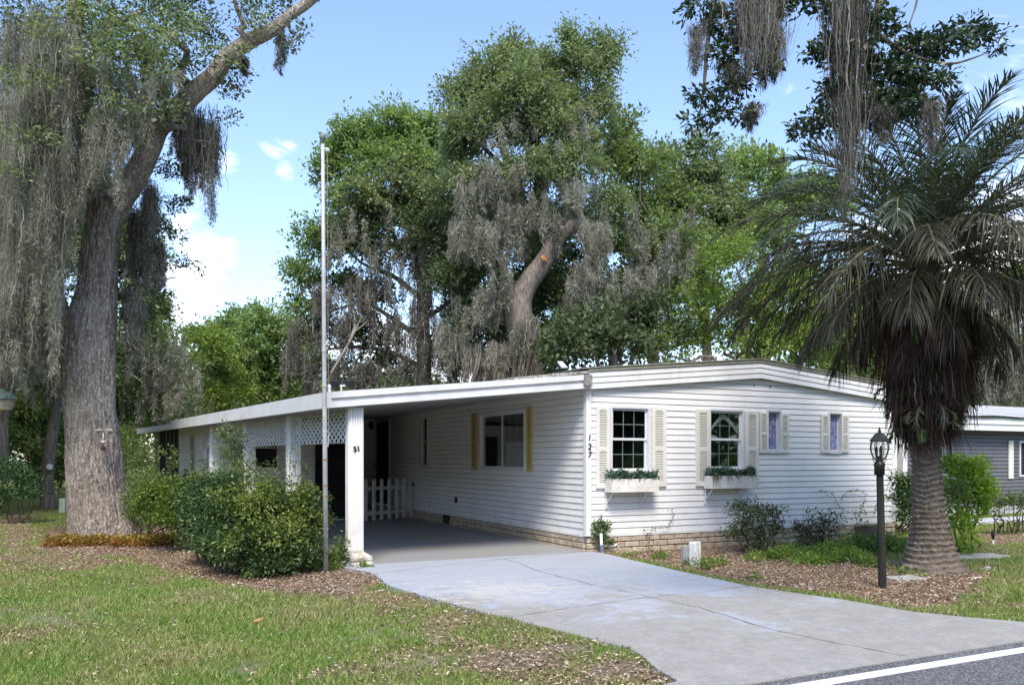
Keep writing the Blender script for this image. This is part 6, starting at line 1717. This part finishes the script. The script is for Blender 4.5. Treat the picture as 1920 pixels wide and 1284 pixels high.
lm_po = LM("palm_leaflet_olive", (.042,.045,.027), (.072,.072,.044), (.17,.155,.11), .18, 1.0, .5, .3)
lm_pd = LM("palm_leaflet_dead", (.075,.058,.045), (.13,.10,.083), (.28,.23,.18), .12, 1.0, .8, .1)
m_rach = M("palm_rachis", (.20,.20,.11), (.13,.12,.07), .6, 6)


def frond(root, org, az, el, L, droop, mt, seed, hang=.25, vee=.5, lf=.5, nl=62, wd=.02, curl=0.0, name="frond"):
    rg_ = np.random.default_rng(seed); K = 26
    t_ = np.linspace(0, 1, K); e = el - droop*(t_**1.25) ; a = az + curl*t_**2
    T = np.stack([np.cos(e)*np.sin(a), np.cos(e)*np.cos(a), np.sin(e)], -1)
    pos = np.concatenate([[np.zeros(3)], np.cumsum((T[1:]+T[:-1])*.5*L/(K-1), axis=0)])+org
    mb = MB(); 
    # leaflets
    tl = np.linspace(.1, .995, nl) ; V_ = []; seg = 5
    Pc = np.stack([np.interp(tl, t_, pos[:, k]) for k in range(3)], -1); Tc = unit(np.stack([np.interp(tl, t_, T[:, k]) for k in range(3)], -1))
    S = unit(np.cross(Tc, np.array([0, 0, 1.0])+1e-3)); U = np.cross(S, Tc)
    ll = lf*(np.sin(np.clip(tl*.93+.09, 0, 1)*PI)**.55)*np.where(rg_.random(nl) < .12, rg_.uniform(.3, .7, nl), 1)
    for sg in (-1, 1):
        jit = rg_.normal(size=(nl, 3))*.15
        D = unit(S*sg*(.75-.35*tl[:, None]) + Tc*(.45+.45*tl[:, None]) + U*vee*rg_.uniform(.3, 1.2, (nl, 1)) + jit)
        l2 = ll*rg_.uniform(.8, 1.1, nl); u = np.linspace(0, 1, seg+1)
        pts = Pc[:, None, :] + D[:, None, :]*l2[:, None, None]*u[None, :, None]
        hg = hang*rg_.uniform(.6, 1.3, (nl, 1))
        pts[..., 2] -= hg*l2[:, None]*(u[None, :]**2)*1.2
        pts = pts - D[:, None, :]*(hg*l2[:, None]*(u[None, :]**2)*.35)[..., None]
        wv = unit(np.cross(D, U+rg_.normal(size=(nl, 3))*.35))
        ww = wd*(np.sin(np.clip(u*.8+.2, 0, 1)*PI)**.6); ww[-1] = .001
        q_ = np.stack([pts+wv[:, None, :]*ww[None, :, None]*.5, pts-wv[:, None, :]*ww[None, :, None]*.5], 2)
        V_.append(q_.reshape(-1, 3))
    Vv = np.concatenate(V_); nlf = nl*2
    base = (np.arange(nlf)*(seg+1)*2)[:, None]+(np.arange(seg)*2)[None, :]; base = base.ravel()
    F = np.stack([base, base+1, base+3, base+2], 1)
    f = arr(name, Vv, F, mt, root)
    mb.tube([tuple(p) for p in pos[::2]], list(np.linspace(.026, .005, len(pos[::2]))), 5); mb.build("rachis", m_rach, f)
    return f


rgp = np.random.default_rng(77); top = P(1735, 465, DP)
k = 0
for ring, (n_, el0, el1, L0_, L1_, dr0, dr1, mt, hg, vee) in enumerate([
        (11, 66, 84, 2.1, 2.6, .8, 1.3, lm_pg, .18, .5), (16, 46, 66, 2.5, 3.0, 1.2, 1.7, lm_pg, .3, .4), (20, 26, 46, 2.7, 3.2, 1.3, 1.7, lm_pg, .4, .3),
        (20, 6, 26, 2.6, 3.1, 1.05, 1.4, lm_po, .5, .25), (14, -12, 4, 1.9, 2.6, .75, 1.15, lm_po, .65, .1), (6, -36, -20, 1.0, 1.7, .7, 1.0, lm_pd, .8, 0), (6, -62, -42, .7, 1.1, .4, .6, lm_pd, .8, 0)]):
    for i in range(n_):
        az = 2*PI*(i+rgp.uniform(-.25, .25)+ring*.37)/n_
        el = R(rgp.uniform(el0, el1)); z_ = -.07*ring - (.12*max(ring-3, 0))
        o_ = top+np.array([math.sin(az)*.16, math.cos(az)*.16, z_])
        frond(palm, o_, az, el, rgp.uniform(L0_, L1_), rgp.uniform(dr0, dr1), mt if rgp.random() > .12 else lm_po, 400+k, hg, vee, .62 if ring < 5 else .5, 92, .0155, rgp.uniform(-.3, .3)); k += 1
# skirt of dead fibre and boots
rgk = np.random.default_rng(5); n = 620
yy = rgk.uniform(540, 790, n); an = rgk.uniform(0, 2*PI, n)
rk = (np.interp(-yy, [-800, -745, -690, -620, -540], [32, 60, 82, 66, 44])*rgk.uniform(.55, 1.0, n))*sc
cx_ = np.array([P(np.interp(-y, [-v for v in prof_y], prof_x), y, DP) for y in yy])
A = cx_+np.stack([np.cos(an)*rk, np.sin(an)*rk, 0*an], -1)
V, F = strands(A, rgk.uniform(.35, .8, n), 12, .011, .05, 78, 6, -.9, .02)
arr("dead_fibre_skirt", V, F, LM("dead_fibre", (.05,.032,.027), (.105,.07,.058), (.22,.16,.135), .1, 1.5, .95, .05), palm)
mb = MB()
for i in range(150):
    y = rgk.uniform(560, 800); a = rgk.uniform(0, 2*PI); c_ = P(np.interp(-y, [-v for v in prof_y], prof_x), y, DP); r0_ = np.interp(-y, [-v for v in prof_y], prof_r)*sc
    dv_ = np.array([math.cos(a), math.sin(a), 0]); p0 = c_+dv_*(r0_-.04); L_ = rgk.uniform(.2, .4)
    mb.tube([p0, p0+dv_*.08+np.array([0, 0, L_*.4]), p0+dv_*.18+np.array([0, 0, L_])], [.05, .035, .012], 6)
mb.build("leaf_boots", M("palm_boot", (.10,.075,.06), (.05,.04,.032), .95, 9, 30, .5, .01), palm)
# ferns rooted in the boots
lm_fern = LM("fern_leaf", (.035,.06,.02), (.08,.12,.03), (.25,.34,.08), .3, 3)
for i in range(46):
    y = rgk.uniform(700, 810) if i < 34 else rgk.uniform(560, 700); a = rgk.uniform(0, 2*PI) if i % 3 else R(rgk.uniform(170, 260)); c_ = P(np.interp(-y, [-v for v in prof_y], prof_x), y, DP); r0_ = 38*sc
    o_ = c_+np.array([math.sin(a)*r0_, math.cos(a)*r0_, 0])
    frond(palm, o_, a, R(rgk.uniform(-10, 50)), rgk.uniform(.3, .62), rgk.uniform(1.2, 2.4), lm_fern if i % 3 else lm_po, 700+i, .2, .1, .12, 20, .02, rgk.uniform(-.6, .6), "fern_frond")

# ------------------------------------------------------------------ oak branches hanging into the view at top right
DT = 6.6
ot = thing("overhanging_branch", "dark oak branches with long moss hanging down from above at top right", "branch", P(1560, -300, DT))
mb = MB()
for pts, r0_ in [([(1720,-420),(1640,-250),(1500,-150),(1360,-40),(1330,60),(1320,160),(1310,230)], .05), ([(1720,-420),(1700,-200),(1660,-60),(1640,60),(1610,120),(1560,140),(1540,200)], .06), ([(1640,60),(1700,100),(1780,120),(1850,100)], .022), ([(1500,-150),(1440,-40),(1400,40),(1400,180)], .02), ([(1610,120),(1650,200),(1700,250)], .015), ([(1330,60),(1370,110),(1420,150)], .01), ([(1320,160),(1350,200),(1395,215)], .008), ([(1660,-60),(1720,-20),(1700,60)], .015)]:
    path(pts, DT, list(np.linspace(r0_, .005, len(pts))), 7, mb=mb, dd=[0]*len(pts))
mb.build("limbs", m_bark2, ot, smooth=True)
lm_tr = LM("near_oak_leaf", (.028,.05,.028), (.05,.08,.042), (.14,.19,.10), .3, 3, .4, .4)
bl = [B(*q) for q in [(1310,15,26,26,DT),(1350,50,30,25,DT),(1400,70,45,40,DT+.2),(1350,110,28,30,DT),(1320,180,26,22,DT),(1300,235,16,22,DT),(1340,215,22,22,DT),(1385,215,25,15,DT),(1310,280,12,16,DT),(1430,20,50,40,DT),(1370,170,24,25,DT),(1440,130,24,30,DT+.1),
                      (1580,20,60,35,DT),(1640,50,50,40,DT),(1600,110,60,40,DT),(1660,150,60,45,DT),(1720,100,50,35,DT+.1),(1780,90,45,30,DT+.1),(1840,70,30,22,DT+.2),(1540,230,40,30,DT),(1640,220,60,40,DT),(1580,180,50,35,DT),(1700,200,50,35,DT),(1500,250,25,18,DT),(1740,150,50,30,DT),(1820,50,24,18,DT+.2),(1865,90,16,10,DT+.2),(1550,100,30,40,DT),(1510,10,30,20,DT)]]
V, F = crown(bl, .055, 350, dens=2.1, per=18, rs=.10, wl=.45); arr("foliage", V, F, lm_tr, ot)
moss_field(ot, [(1425,-20,30,12,9,.85),(1445,60,14,20,4,.45),(1590,0,18,16,8,1.25),(1590,150,8,20,4,1.0),(1655,190,14,14,3,.3),(1375,120,14,24,3,.3),(1745,190,5,8,2,.4),(1350,10,8,8,2,.12),(1410,190,10,10,2,.2),(1300,60,8,20,2,.25)], DT-.1, 251, .0045, 80, .12, m_moss2, seg=16, conv=.55, wig=.012)
